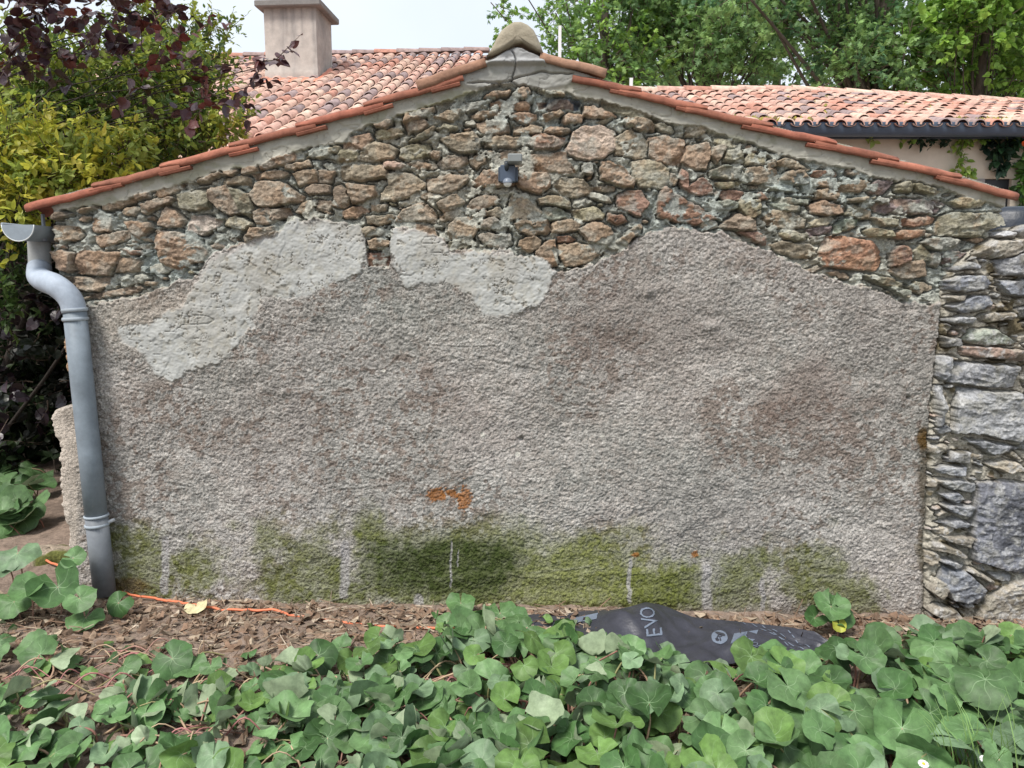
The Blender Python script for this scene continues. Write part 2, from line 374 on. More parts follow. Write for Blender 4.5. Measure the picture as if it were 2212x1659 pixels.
T3 = """
t-89 815 0 805 125 830 100 990 0 970 -89 930
t120 870 270 850 280 920 250 1000 180 1010 105 970
290 870 350 855 360 890 320 970 285 940
o365 895 430 885 470 900 470 960 360 960
o475 940 520 900 600 930 600 965 480 970
610 950 660 935 650 985 610 985
660 960 720 945 810 970 860 1000 760 1000 665 985
485 990 560 985 665 1000 665 1085 500 1085 480 1040
675 1060 720 1020 820 1010 855 1050 850 1090 760 1095
r880 1010 1020 1015 1030 1035 870 1045
1080 1005 1210 1020 1210 1050 1120 1035 1080 1030
t870 1060 970 1055 990 1100 980 1125 880 1105
1025 1075 1130 1060 1215 1080 1210 1110 1150 1135 1030 1130
p1215 1100 1250 1070 1370 1065 1340 1110 1290 1145 1215 1140
o1380 1095 1440 1080 1465 1110 1440 1145 1370 1130
o1470 1095 1580 1110 1640 1140 1600 1155 1480 1130
g275 1010 340 990 450 995 455 1060 380 1065 280 1050
o300 1080 450 1080 440 1110 320 1110
r310 1130 400 1125 470 1150 440 1190 350 1185 300 1150
g460 1100 560 1100 700 1110 880 1115 880 1140 700 1130 500 1125
r545 1160 580 1150 610 1185 560 1190
890 1135 960 1130 1030 1145 1020 1185 900 1180
r80 1065 110 1010 140 1040 140 1110 230 1050 280 1100 290 1150 180 1160 100 1110
40 1050 70 1060 60 1095 35 1085
g615 1170 720 1175 860 1180 850 1205 700 1210 620 1195
1095 1175 1200 1165 1200 1190 1100 1190
t855 1210 940 1190 1080 1225 1075 1260 960 1280 870 1250
o1060 1270 1130 1210 1230 1250 1240 1290 1150 1295
p1240 1220 1290 1165 1400 1180 1640 1190 1680 1215 1620 1260 1450 1270 1270 1250
o1695 1190 1740 1165 1900 1190 1880 1225 1740 1230
g275 1200 380 1190 440 1210 430 1240 330 1245
o440 1190 570 1195 560 1270 480 1300 440 1240
g620 1215 700 1210 850 1235 840 1250 700 1250
325 1345 430 1265 520 1310 545 1365 440 1370
560 1310 650 1250 760 1260 835 1300 820 1340 720 1355 610 1340
o850 1310 950 1290 1020 1290 960 1330 870 1340
G1000 1340 1060 1300 1160 1300 1150 1340 1050 1370 1010 1385
o1240 1290 1290 1285 1390 1310 1385 1340 1280 1340
r1410 1300 1560 1280 1620 1300 1600 1325 1430 1340
o1640 1290 1720 1265 1980 1265 2000 1290 2005 1345 1880 1360 1860 1410 1700 1400 1610 1390
p835 1360 920 1340 985 1345 980 1380 860 1395
o655 1385 740 1365 835 1385 840 1420 760 1425
o1190 1370 1230 1355 1350 1375 1355 1410 1220 1400
R1365 1385 1400 1370 1540 1362 1538 1390 1440 1420 1370 1410
r435 1375 560 1380 605 1410 605 1450 540 1440
625 1450 700 1430 860 1450 895 1490 880 1535 780 1530 690 1500
R920 1490 960 1400 1080 1400 1240 1430 1300 1500 1300 1560 1250 1600 1100 1600 940 1580 915 1530
r1350 1500 1420 1450 1450 1470 1450 1560 1350 1580
o1470 1490 1520 1450 1560 1480 1600 1530 1500 1550
g1515 1440 1560 1415 1700 1410 1810 1440 1750 1480 1620 1480
p1645 1500 1700 1480 1820 1510 1800 1540 1650 1560
g1575 1490 1630 1490 1620 1580 1580 1570
1340 1605 1400 1570 1530 1545 1560 1610 1550 1640 1400 1650
g870 1400 960 1395 930 1440 890 1440
r0 1110 60 1150 200 1230 320 1300 200 1340 60 1310 -30 1290 -40 1200 -20 1120
"""
T6s = """
o1185 210 1250 200 1450 270 1450 300 1350 280
g1310 270 1450 300 1440 350 1380 320
"""
TG3 = """
w1920 1380 2040 1375 2040 1410 1930 1405
2040 1370 2133 1330 2300 1300 2420 1330 2400 1400 2080 1410
m1810 1510 1920 1430 2133 1425 2170 1470 1980 1535 1830 1530
1665 1580 1780 1555 1870 1575 1830 1600 1700 1600
1925 1550 2060 1510 2200 1500 2330 1530 2320 1620 1950 1630
m2200 1440 2330 1420 2500 1430 2490 1490 2220 1480
2360 1520 2520 1510 2520 1640 2360 1630
"""
TG6 = """
1640 240 1720 205 1850 215 1895 250 1870 290 1740 310 1645 290
1930 235 2200 225 2330 240 2320 330 2000 330
m1635 350 1680 325 1790 325 1720 360
1650 395 1790 330 1900 325 1910 370 1850 420 1740 430
1620 470 1700 450 1800 455 1790 505 1650 490
m1810 460 1900 430 2040 425 2030 470 1900 490
2060 400 2133 380 2300 400 2300 470 2080 460
g1735 590 1790 525 1930 520 2060 600 2050 620 1800 620
r1740 630 1900 625 2120 660 2100 720 1900 700 1745 680
1620 570 1710 580 1730 630 1640 640
1595 680 1665 680 1660 790 1630 830 1590 800
1665 790 1700 715 2060 740 2030 875 1850 860 1660 840
1690 980 1730 870 2060 900 2110 1010 2080 1150 2050 1190 1870 1140 1690 1130
2090 750 2200 740 2350 760 2350 880 2110 870 2085 820
1590 860 1640 860 1630 1080 1590 1100
2115 920 2300 920 2350 1180 2110 1160
1750 1170 1850 1170 2090 1230 2000 1260 1900 1250
1640 1300 1680 1250 1780 1245 1770 1310
1575 1340 1620 1325 1760 1325 1750 1380 1600 1370
m1870 1310 1940 1290 2070 1305 2085 1350 1970 1365
1570 1410 1700 1395 1810 1430 1810 1480 1640 1450
1590 1490 1700 1470 1735 1510 1690 1540
1615 1550 1700 1545 1800 1560 1780 1625 1660 1590
L1820 1425 2000 1410 2340 1440 2340 1980 2130 1975 1980 1930 1800 1880 1790 1700
2200 540 2400 520 2400 640 2220 660
2180 1240 2400 1220 2400 1380 2150 1370
"""
TG9 = """
1640 75 1800 80 1780 140 1740 145
1580 190 1700 165 1800 205 1790 220 1650 210
m1590 265 1720 260 1800 270 1780 335 1680 300
m1560 300 1700 330 1760 370 1740 390 1580 350
1560 410 1640 400 1760 430 1690 450
1590 520 1620 455 1750 460 1860 560 1870 610 1830 670 1660 640
m1730 455 1790 450 1930 530 1910 545
m1540 580 1560 520 1620 530 1640 580 1600 640
m1520 700 1570 670 1700 700 1760 770 1750 800 1560 730
m1830 720 1880 630 2050 520 2240 540 2440 560 2440 950 1950 940 1820 850
"""
stones = polys(T1, 0, 0) + polys(T2, 850, 0, 2.369) + polys(T3, 1660, 0) + polys(T6s, 1660, 600)
gran = polys(TG3, 1660, 0) + polys(TG6, 1660, 600) + polys(TG9, 1660, 1220)

# ------------------------------------------------------------------ height field of the whole masonry face
RES = 0.004
x0, x1, z0, z1 = -2.68, 4.2, -0.22, 3.06
nx = int((x1 - x0) / RES) + 1; nz = int((z1 - z0) / RES) + 1
gx = x0 + np.arange(nx) * RES; gz = z0 + np.arange(nz) * RES
X, Z = np.meshgrid(gx, gz)                                 # [nz,nx]
U, V_ = proj(X, 0.0, Z)
wx = .022 * (fbm(X * 9, Z * 9, 1, 2) - .5) + .013 * (fbm(X * 45, Z * 45, 2, 2) - .5)
wz = .018 * (fbm(X * 9, Z * 9, 5, 2) - .5) + .013 * (fbm(X * 45, Z * 45, 6, 2) - .5)
XW, ZW = X + wx, Z + wz
def psd(poly, px, pz):                                     # signed distance, positive inside
    d = np.full(px.shape, 1e9); ins = np.zeros(px.shape, bool); n = len(poly)
    for i in range(n):
        ax, az = poly[i]; bx, bz = poly[(i + 1) % n]; ex, ez = bx - ax, bz - az
        t = np.clip(((px - ax) * ex + (pz - az) * ez) / (ex * ex + ez * ez + 1e-12), 0, 1)
        d = np.minimum(d, np.hypot(px - ax - t * ex, pz - az - t * ez))
        c = (az > pz) != (bz > pz)
        if ez != 0: ins ^= c & (px < ex * (pz - az) / ez + ax)
    return np.where(ins, d, -d)
def pix(l): return np.array([P(u, v)[[0, 2]] for u, v in l])
def fline(pts, q): a = np.array(pts, float); return np.interp(q, a[:, 0], a[:, 1])
K = 1 / 400.0
jag = 22 * (fbm(X * 11, Z * 11, 21, 4, .6) - .5) + 9 * (vn(X * 60, Z * 60, 25) - .5)
TOP = [(40, 452), (44, 446), (400, 345), (664, 265), (930, 183), (1040, 135), (1085, 116), (1110, 100), (1135, 112), (1236, 152), (1524, 233), (1805, 307), (2080, 380), (2215, 423)]
LOW = [(100, 461), (169, 455), (220, 446), (292, 427), (329, 418), (400, 395), (425, 389), (481, 372), (563, 358), (637, 331), (741, 308), (760, 290), (850, 256), (938, 232), (1033, 199), (1080, 188), (1110, 186), (1192, 198), (1243, 213), (1296, 222), (1393, 246), (1434, 268), (1507, 277), (1539, 290), (1580, 298), (1676, 335), (1743, 348), (1825, 365), (1878, 383), (1991, 397), (2059, 420), (2165, 448), (2180, 452)]
RC = [(100, 690), (190, 655), (300, 640), (430, 590), (450, 560), (470, 540), (600, 500), (680, 468), (778, 490), (790, 505), (796, 572), (842, 578), (850, 490), (900, 495), (960, 512), (972, 540), (1090, 540), (1180, 562), (1200, 584), (1290, 567), (1345, 540), (1400, 497), (1450, 490), (1560, 502), (1640, 532), (1760, 592), (1900, 628), (1950, 656), (2040, 650)]
d_rc = (V_ - fline(RC, U) + jag * .8) * K                  # >0 in the lower render
d_vm = (fline(LOW, U) - V_ + jag * .6) * K                 # >0 in the verge mortar
JT = [(440, 2185), (465, 2168), (495, 2150), (520, 2125), (560, 2065), (600, 2036), (650, 2027), (750, 2016), (900, 2002), (1000, 1997), (1300, 1988), (1500, 1985)]
d_gr = (U - fline(JT, V_) + jag * .45) * K                 # >0 in the granite wall
d_gr = np.where(V_ < 488 + 10 * (vn(X * 30, Z * 3, 7) - .5), -.05, d_gr)
PA = pix([(455, 560), (600, 500), (640, 470), (690, 478), (780, 490), (792, 530), (797, 572), (770, 600), (720, 620), (640, 650), (568, 650), (550, 700), (510, 750), (460, 790), (420, 800), (372, 828), (330, 800), (315, 770), (270, 740), (258, 700), (330, 690), (390, 660), (430, 600)])
PB = pix([(850, 490), (900, 493), (962, 515), (975, 543), (1090, 542), (1120, 555), (1175, 562), (1208, 590), (1185, 640), (1150, 665), (1100, 675), (1045, 684), (1020, 640), (960, 612), (880, 618), (848, 570)])
jx = .075 * (fbm(X * 9, Z * 9, 31, 5, .65) - .5); jz = .075 * (fbm(X * 9, Z * 9, 35, 5, .65) - .5)
d_pa = psd(PA, X + jx, Z + jz); d_pb = psd(PB, X + jx, Z + jz)
# --- stones
H = -.019 + .028 * (fbm(X * 26, Z * 30, 41, 4, .6) - .5) * 2 + .016 * (vn(X * 9, Z * 11, 43) - .5)
lump = sm(fbm(X * 14, Z * 18, 47, 3), .47, .60)
H = H + .020 * lump
occ = np.zeros(X.shape, bool)
pal = {'': [(.26, .20, .145), (.29, .225, .16), (.23, .18, .135), (.27, .23, .17)], 't': [(.31, .225, .16), (.29, .205, .145), (.32, .25, .185)], 'o': [(.26, .235, .16), (.29, .26, .19), (.22, .205, .15)],
       'r': [(.25, .15, .105), (.23, .145, .11)], 'R': [(.31, .175, .115)], 'q': [(.47, .33, .26), (.42, .36, .31)], 'Q': [(.46, .37, .30)], 'b': [(.055, .065, .08)], 'g': [(.27, .27, .24), (.24, .255, .21)],
       'p': [(.20, .16, .155), (.22, .165, .15)], 'G': [(.15, .18, .13)]}
palG = {'': [(.22, .225, .24), (.27, .275, .285), (.19, .20, .225)], 'w': [(.45, .45, .46)], 'm': [(.34, .30, .24), (.31, .28, .235)], 'g': [(.24, .26, .22)], 'r': [(.33, .24, .20)], 'L': [(.17, .175, .20)]}
MORT = np.stack([.40 + 0 * X, .415 + 0 * X, .37 + 0 * X], -1)
mv = fbm(X * 7, Z * 7, 51, 3)[..., None]
MORT = MORT * (.60 + .6 * mv) * (.8 + .4 * fbm(X * 40, Z * 40, 55, 3))[..., None] + (fbm(X * 3, Z * 3, 53, 3)[..., None] - .5) * np.array([.10, .02, -.04])
COL = MORT.copy()
SM = np.zeros(X.shape)                                     # stone mask
def put(poly, col, base, relief, edge=.011, gr=False, grow=0.0):
    global H, COL
    lo = poly.min(0) - .03; hi = poly.max(0) + .03
    i0, i1 = np.searchsorted(gz, [lo[1], hi[1]]); j0, j1 = np.searchsorted(gx, [lo[0], hi[0]])
    if i1 - i0 < 3 or j1 - j0 < 3: return
    s = (slice(i0, i1), slice(j0, j1)); px, pz = XW[s], ZW[s]
    d = psd(poly, px, pz) + grow
    c = poly.mean(0); sz = (hi - lo - .06); r = random.random
    e = edge * (.35 + .25 * r())
    k = sm(d, -.002, e)
    h = base + relief + (px - c[0]) / (sz[0] + .02) * .014 * (r() - .5) * 2 + (pz - c[1]) / (sz[1] + .02) * .03 * (r() - .3)
    for q in range(4):                                     # chipped facets
        a = r() * 6.28; off = (.40 + .22 * r()) * min(sz); sl = .3 + .7 * r()
        dd = ((px - c[0]) * math.cos(a) + (pz - c[1]) * math.sin(a)) - off * (1.3 if abs(math.cos(a)) > .7 else .8)
        h = h - np.clip(dd, 0, None) * sl
    a = (r() - .5) * .5; sx_ = px * math.cos(a) + pz * math.sin(a); sz_ = -px * math.sin(a) + pz * math.cos(a); sd_ = int(r() * 999)
    h = h + .008 * (ridg(sx_ * (9 + 8 * r()), sz_ * (18 + 26 * r()), sd_) - .6) + .016 * (fbm(sx_ * 18, sz_ * 40, sd_, 5, .68) - .5) + .006 * (fbm(px * 60, pz * 60, sd_ + 5, 2) - .5)
    if gr: h = h + .012 * (fbm(px * 25, pz * 25, sd_ + 7, 3) - .5)
    m = k > 0
    hb = H[s]; nh = hb * (1 - k) + np.maximum(h, hb - .006) * k
    ring = (d < 0) & (d > -.012) & ~occ[s]
    nh = nh - np.where(ring & (vn(px * 14, pz * 14, sd_ + 3) > .36), .034 * sm(d, -.012, -.002), 0)
    H[s] = nh
    v = .45 + 1.1 * fbm(sx_ * 9, sz_ * 26, sd_ + 11, 4, .6)
    cc = np.array(col)[None, None] * v[..., None]
    st = sm(fbm(px * 20, pz * 20, sd_ + 17, 3), .52, .68)[..., None]      # pale lichen and lime left on the stone
    cc = cc * (1 - .4 * st) + np.array([.36, .345, .29]) * .4 * st
    ru = sm(fbm(px * 13, pz * 13, sd_ + 23, 3), .56, .68)[..., None]
    if not gr: cc = cc * (1 - .35 * ru) + np.array([.29, .185, .11]) * .35 * ru
    kk = sm(d, -.003, .004)[..., None]
    COL[s] = COL[s] * (1 - kk) + cc * kk; SM[s] = np.maximum(SM[s], kk[..., 0]); occ[s] |= d > -.004
for tg, p in stones:
    put(p, random.choice(pal[tg]), -.004, .010 + .042 * random.random(), grow=.004)
ng = len(stones)
occ_s = occ.copy()
def filler(n, cond, palx, szr, gr=False):
    k = 0
    for _ in range(n):
        j = random.randrange(nx); i = random.randrange(nz)
        if not cond[i, j]: continue
        w = szr[0] + (szr[1] - szr[0]) * random.random(); h = w * (.22 + .38 * random.random()); a0 = random.random()
        m = 7; an = [2 * math.pi * (q + .5 * random.random()) / m for q in range(m)]; rt = (random.random() - .5) * .7
        pl = np.array([[math.cos(t) * w / 2 * (.75 + .35 * random.random()), math.sin(t) * h / 2 * (.75 + .35 * random.random())] for t in an])
        pl = np.c_[pl[:, 0] * math.cos(rt) - pl[:, 1] * math.sin(rt), pl[:, 0] * math.sin(rt) + pl[:, 1] * math.cos(rt)] + np.array([gx[j], gz[i]])
        lo = pl.min(0); hi = pl.max(0); i0, i1 = np.searchsorted(gz, [lo[1], hi[1]]); j0, j1 = np.searchsorted(gx, [lo[0], hi[0]])
        o = occ[i0:i1, j0:j1]
        if o.size < 20 or o.mean() > .16: continue
        put(pl, random.choice(palx), -.014, .010 + .014 * random.random(), .008, gr); k += 1
    return k
fpal = pal[''] + pal['o'] + pal['t'] + [(.34, .33, .28), (.36, .36, .31)]
c_st = (d_rc < -.01) & (d_vm < -.01) & (d_gr < -.01) & (U > 108) & (V_ > 100)
filler(4200, c_st, fpal, (.07, .15)); filler(3000, c_st, fpal, (.035, .07)); filler(1500, c_st, fpal, (.02, .035))
sme = sm(fbm(X * 15, Z * 21, 401, 4, .62) + .05 * lump, .545, .60) * (fbm(X * 5, Z * 5, 403, 2) > .40)   # lime mortar smeared over the stone edges
sme = sme * (1 - .6 * sm(fbm(X * 4, Z * 4, 405, 2), .5, .6)); hs = -.002 + .016 * fbm(X * 30, Z * 34, 407, 3); H = H * (1 - sme) + np.maximum(H * .55 + .008, hs + .006) * sme
smc = (MORT * (.92 + .5 * (fbm(X * 60, Z * 60, 409, 2)[..., None] - .5))); COL = COL * (1 - .85 * sme[..., None]) + smc * .85 * sme[..., None]
# --- granite wall
in_gr = d_gr > 0
H = np.where(in_gr, -.026 + .028 * (fbm(X * 22, Z * 24, 61, 4, .6) - .5) * 2, H)
gm = np.array([.37, .345, .29])[None, None] * (.7 + .6 * fbm(X * 12, Z * 12, 63, 4)[..., None])
COL = np.where(in_gr[..., None], gm, COL); occ &= ~in_gr; SM = np.where(in_gr, 0, SM)
for tg, p in gran:
    put(p, random.choice(palG[tg]), .0, .022 + .022 * random.random(), .012, True)
gp = palG[''] + palG['m'] + palG['r']
c_gr = d_gr > .01
filler(1800, c_gr, gp, (.12, .22), True); filler(3500, c_gr, gp, (.05, .1), True); filler(6000, c_gr, gp, (.025, .05), True)
mosg = sm(fbm(X * 9, Z * 9, 71, 4, .6) + .12 * np.exp(-((U - 2170) / 60) ** 2 - ((V_ - 690) / 50) ** 2) * 3, .60, .70) * (1 - .6 * SM) * in_gr
COL = COL * (1 - .85 * mosg[..., None]) + np.array([.075, .055, .02]) * .85 * mosg[..., None]; H = H + .008 * mosg
spk = sm(fbm(X * 40, Z * 40, 75, 3, .6), .55, .64) * in_gr * SM        # pale lichen spots on granite
COL = COL * (1 - .55 * spk[..., None]) + np.array([.42, .42, .42]) * .55 * spk[..., None]
big = np.exp(-(((U - 2170) / 45) ** 2 + ((V_ - 1130) / 70) ** 2)) ; dk = sm(fbm(X * 16, Z * 16, 77, 4, .65), .42, .56) * sm(big, .2, .7)
COL = COL * (1 - .75 * dk[..., None]) + np.array([.045, .048, .06]) * .75 * dk[..., None]
# --- lower roughcast render
flow = 5 * fbm(X * 2.3, Z * 2.3, 81, 3)
ca, sa = np.cos(flow - 1.1), np.sin(flow - 1.1)
rx, rz = X * ca + Z * sa, -X * sa + Z * ca
w1 = .030 * (fbm(X * 28, Z * 28, 283, 2) - .5); w2 = .030 * (fbm(X * 28, Z * 28, 284, 2) - .5)
wq = .012 * (fbm(X * 30, Z * 30, 83, 2) - .5)
fine = .40 * ridg((rx + w1) * 40, (rz + w2) * 52, 85) + .35 * ridg((X - w2) * 70, (Z + w1) * 80, 87) + .25 * vn((X + w1) * 110, (Z - w2) * 110, 88)
fine2 = fbm(X * 90, Z * 100, 89, 2)
Hr = .020 + .030 * (fbm(X * 1.6, Z * 1.8, 91, 3) - .5) + .012 * (fbm(X * 7, Z * 9, 93, 3) - .5) + .011 * (fine - .5) + .008 * (fine2 - .5)
Hr = Hr + .006 * sm(fbm(X * 2.2, Z * 3, 95, 3), .6, .75) + .005 * (fbm(X * 20, Z * 24, 96, 2) - .5)
Hr = Hr - .006 * np.abs(np.sin((V_ - 1150) / 17 + 2 * fbm(X * 2, Z * 2, 97, 2))) * sm(V_, 1150, 1220) * sm(-np.abs(U - 1150), -420, -200)
n1 = fbm(X * 1.2, Z * 1.4, 101, 4, .55); n2 = fbm(X * 6, Z * 6, 103, 4, .6); n3 = fbm(X * 34, Z * 34, 105, 3, .6)
g = np.array([.350, .333, .308])
n6 = fbm(X * 80, Z * 80, 505, 2, .7); n7 = vn(X * 45 + 3 * n6, Z * 55, 507); CR = g[None, None] * (.74 + .52 * n1[..., None]) * (.62 + .78 * n3[..., None]) * (.42 + 1.16 * np.clip(.6 * n6 + .4 * n7, 0, 1)[..., None])
CR = CR * (1 + .16 * sm(V_, 850, 1200)[..., None] * np.array([1, .97, 1.05]))
CR = CR + (fbm(X * 2, Z * 2, 107, 3)[..., None] - .42) * np.array([.07, .035, .035]) + sm(fbm(X * 3, Z * 3, 108, 4), .5, .66)[..., None] * np.array([.035, .035, .035])
br = sm(n3 + .45 * (n2 - .5) + .35 * (n1 - .5), .49, .62)
brm = br * (.35 + .65 * sm(fbm(X * 2.2, Z * 2.2, 109, 3), .42, .62))
lm = sm(-fine, -.45, -.2)
CR = CR * (1 - .72 * brm[..., None]) + np.array([.175, .13, .105]) * .72 * brm[..., None]
CR = CR * (1 - .25 * lm[..., None] * brm[..., None])
def blob(u, v, ru, rv, a=0):
    c, s = math.cos(a), math.sin(a); du, dv = U - u, V_ - v
    return np.exp(-(((du * c + dv * s) / ru) ** 2 + ((-du * s + dv * c) / rv) ** 2))
def stain(mask, col, amt):
    global CR
    k = (mask * amt)[..., None]; CR = CR * (1 - k) + np.array(col) * k
stain(sm(blob(1740, 860, 130, 110) + .5 * (n2 - .5) + .3 * (n6 - .5), .3, .8), (.16, .11, .09), .5)
stain(sm(blob(1420, 700, 330, 120) + .4 * (n2 - .5), .3, .9), (.165, .135, .12), .36)
stain(sm(n2, .62, .72) * sm(V_, 900, 1150), (.42, .41, .38), .45)
wn = (n2 - .5) * .9 + (n3 - .5) * .5
mlow = (fbm(X * 4.5, Z * 7, 311, 3) - .5) * 85
vs = fbm(X * 26, Z * 3, 111, 3)                            # vertical run streaks
def mpoly(l, soft=16): return sm(psd(pix(l), X + jx * 2.2, Z + jz * 1.0) / K + 12 + wn * 55 + (vs - .5) * 26 + mlow, -soft * 1.7, soft * 1.7) * (.55 + .6 * n3)
olive, deep, lime = (.125, .145, .030), (.036, .055, .014), (.23, .25, .085)
stain(sm(blob(1000, 1170, 300, 50) + wn * .4, .3, .9), olive, .35)
stain(mpoly([(755, 1200), (790, 1178), (850, 1168), (1100, 1168), (1300, 1172), (1420, 1210), (1520, 1260), (1530, 1330), (1000, 1330), (770, 1300)], 34), olive, .85)
stain(sm(V_, 1120, 1290) * sm(wn + mlow / 300, -.15, .45), olive, .5)
stain(mpoly([(1120, 1190), (1350, 1185), (1420, 1240), (1350, 1310), (1000, 1310), (960, 1280), (1080, 1270)], 40), lime, .6)
stain(mpoly([(800, 1166), (1120, 1168), (1150, 1200), (1090, 1270), (960, 1275), (900, 1240), (780, 1240)], 24) * sm(V_ + 12 * wn, 1152, 1174), deep, .88)
for l in ([(560, 1140), (720, 1120), (735, 1290), (620, 1295), (590, 1230)], [(1365, 1225), (1430, 1240), (1510, 1220), (1520, 1315), (1370, 1315)], [(1555, 1200), (1640, 1195), (1655, 1320), (1540, 1320)],
          [(1750, 1150), (1850, 1200), (1870, 1310), (1680, 1310), (1700, 1240)], [(245, 1150), (345, 1160), (355, 1280), (240, 1280)], [(395, 1200), (445, 1200), (440, 1285), (395, 1285)], [(785, 1110), (812, 1110), (800, 1190), (770, 1190)]):
    stain(mpoly(l, 20), olive, .78)
stain(sm(blob(2050, 1200, 90, 120) + wn * .5, .4, .9) + 0, olive, .25)
stain(sm(sm(U, 1960, 1992) * sm(V_, 850, 960) + wn * .4, .5, 1), (.07, .055, .03), .7)
stain(sm(blob(1990, 945, 16, 30) + wn * .3, .3, .7), (.10, .055, .012), .85)
stain(sm(blob(280, 1262, 60, 22) + blob(600, 1240, 18, 40) * 0 + wn * .4, .4, .8), (.12, .06, .02), .6)
for u, v, ru, rv in ((945, 1066, 22, 14), (1004, 1072, 18, 26), (975, 1062, 16, 10), (1500, 1195, 10, 7), (1372, 1197, 8, 6)):
    stain(sm(blob(u, v, ru, rv) + (wn * .9 + (fine2 - .5) * .8) * (blob(u, v, ru * 1.2, rv * 1.2) > .15), .38, .62), (.32, .125, .03), .8)
wl = np.zeros(X.shape)
for u, v0_, v1_, w in ((975, 1150, 1275, 3), (990, 1170, 1230, 2), (905, 1265, 1320, 14), (1360, 1190, 1310, 6), (1525, 1200, 1330, 16), (745, 1150, 1300, 14), (360, 1140, 1290, 12), (1645, 1230, 1330, 8)):
    wl = np.maximum(wl, np.exp(-((U - u - 10 * (fbm(Z * 20, X * 2, 7, 2) - .5)) / w) ** 2) * sm(V_, v0_, v0_ + 25) * (1 - sm(V_, v1_ - 15, v1_)))
stain(sm(wl + wn * .3, .45, .8), (.40, .385, .385), .75)
stain(sm(V_, 1295, 1325) * 1.0, (.13, .10, .07), .45)
stain(sm(blob(1043, 938, 6, 8) + blob(1300, 940, 6, 5) + blob(1118, 980, 7, 7) + blob(830, 800, 6, 5), .4, .7), (.62, .6, .54), .9)
hole = np.exp(-(((U - 1126) / 5) ** 2 + ((V_ - 948 + 1) / 5) ** 2)) + np.exp(-(((U - 1958) / 4) ** 2 + ((V_ - 858) / 4) ** 2))
Hr = Hr - .03 * hole; Hr = Hr + .012 * np.exp(-(((U - 1400) / 12) ** 2 + ((V_ - 630) / 10) ** 2)) + .018 * np.exp(-(((U - 1530) / 22) ** 2 + ((V_ - 705) / 14) ** 2))
_r = random.Random(4)
for _ in range(30):                                        # old scrape marks of the float
    u0, v0 = _r.uniform(250, 1980), _r.uniform(640, 1290); a = _r.choice([-.25, -.35, .1, .3, -.6]) + _r.uniform(-.2, .2); L = _r.uniform(25, 110); w = _r.uniform(1.6, 3.2)
    if u0 > 1500 or _r.random() < .6:
        c_, s_ = math.cos(a), math.sin(a); du = (U - u0) * c_ + (V_ - v0) * s_; dv2 = -(U - u0) * s_ + (V_ - v0) * c_ + (du / L) ** 2 * 4 + 5 * (n2 - .5)
        g_ = np.exp(-(dv2 / w) ** 2) * (1 - sm(np.abs(du), L * .6, L)); g_ = g_ * sm(n3, .3, .6); Hr = Hr + (.0025 * g_ - .0025 * np.exp(-((dv2 - 2.2 * w) / w) ** 2) * (1 - sm(np.abs(du), L * .6, L)))
        stain(g_, (.40, .39, .37), .4)
# left part of render: lime-washed transition over stones
tr = sm(-np.abs(U - 330), -170, -60) * sm(-np.abs(V_ - 680), -90, -20)
CR = CR * (1 - .35 * tr[..., None]) + np.array([.43, .36, .29]) * .35 * tr[..., None]
Hr = Hr + .006 * sm(V_, 1150, 1180) * (CR[..., 1] > CR[..., 0] * 1.08) * n6
k = sm(d_rc, -.004, .012) * ~in_gr; edge_up = .010 * np.exp(-((d_rc - .012) / .012) ** 2) * (vn(X * 20, Z * 20, 113) - .2)
H = H * (1 - k) + (Hr + edge_up) * k
kc = sm(d_rc, -.002, .006)[..., None]
pale = sm(-d_rc, -.014, 0)[..., None] * sm(fbm(X * 14, Z * 14, 115, 3), .4, .6)[..., None]
CR = CR * (1 - .6 * pale) + np.array([.46, .40, .31]) * .6 * pale
COL = np.where(in_gr[..., None], COL, COL * (1 - kc) + CR * kc)
# --- trowelled plaster patches
cut = sm(ridg(X * 13 + 3 * n2, Z * 24, 119), .95, .99)
Hp = .026 + .014 * (fbm(X * 4, Z * 5, 121, 3) - .5) + .0055 * (fbm(X * 22, Z * 26, 123, 3) - .5) - .006 * cut * sm(vn(X * 5, Z * 5, 125), .55, .75)
Hp = Hp + .003 * sm(n2, .52, .58) + .004 * (fine2 - .5)
CP = np.array([.405, .41, .395])[None, None] * (.86 + .26 * fbm(X * 6, Z * 6, 131, 4)[..., None]) - np.array([.02, .03, .05]) * sm(n3, .5, .7)[..., None] * .8
d_p = np.maximum(d_pa, d_pb)
nick = sm(ridg(X * 26 + 3 * n2, Z * 34 + 2 * n6, 135), .90, .97) * sm(vn(X * 17, Z * 19, 137), .55, .7) + sm(n3, .66, .72) * sm(n2, .5, .6) * .7
Hp = Hp - .007 * nick; CP = CP * (1 - .5 * nick[..., None]) + np.array([.20, .165, .125]) * .5 * nick[..., None]
CP = CP * (1 - .12 * sm(fbm(X * 5, Z * 5, 133, 4), .48, .62)[..., None] * np.array([.8, 1, 1.25])); d_p = d_p - .012 * sm(n3, .5, .7)
k = sm(d_p, -.002, .007) * (d_gr < 0); H = H * (1 - k) + Hp * k; kf = (sm(d_p + .03 * (n3 - .5), -.006, .020) * (d_gr < 0))[..., None]; COL = COL * (1 - kf) + CP * kf
hb = np.exp(-(((U - 1243) / 9) ** 2 + ((V_ - 763) / 5) ** 2))
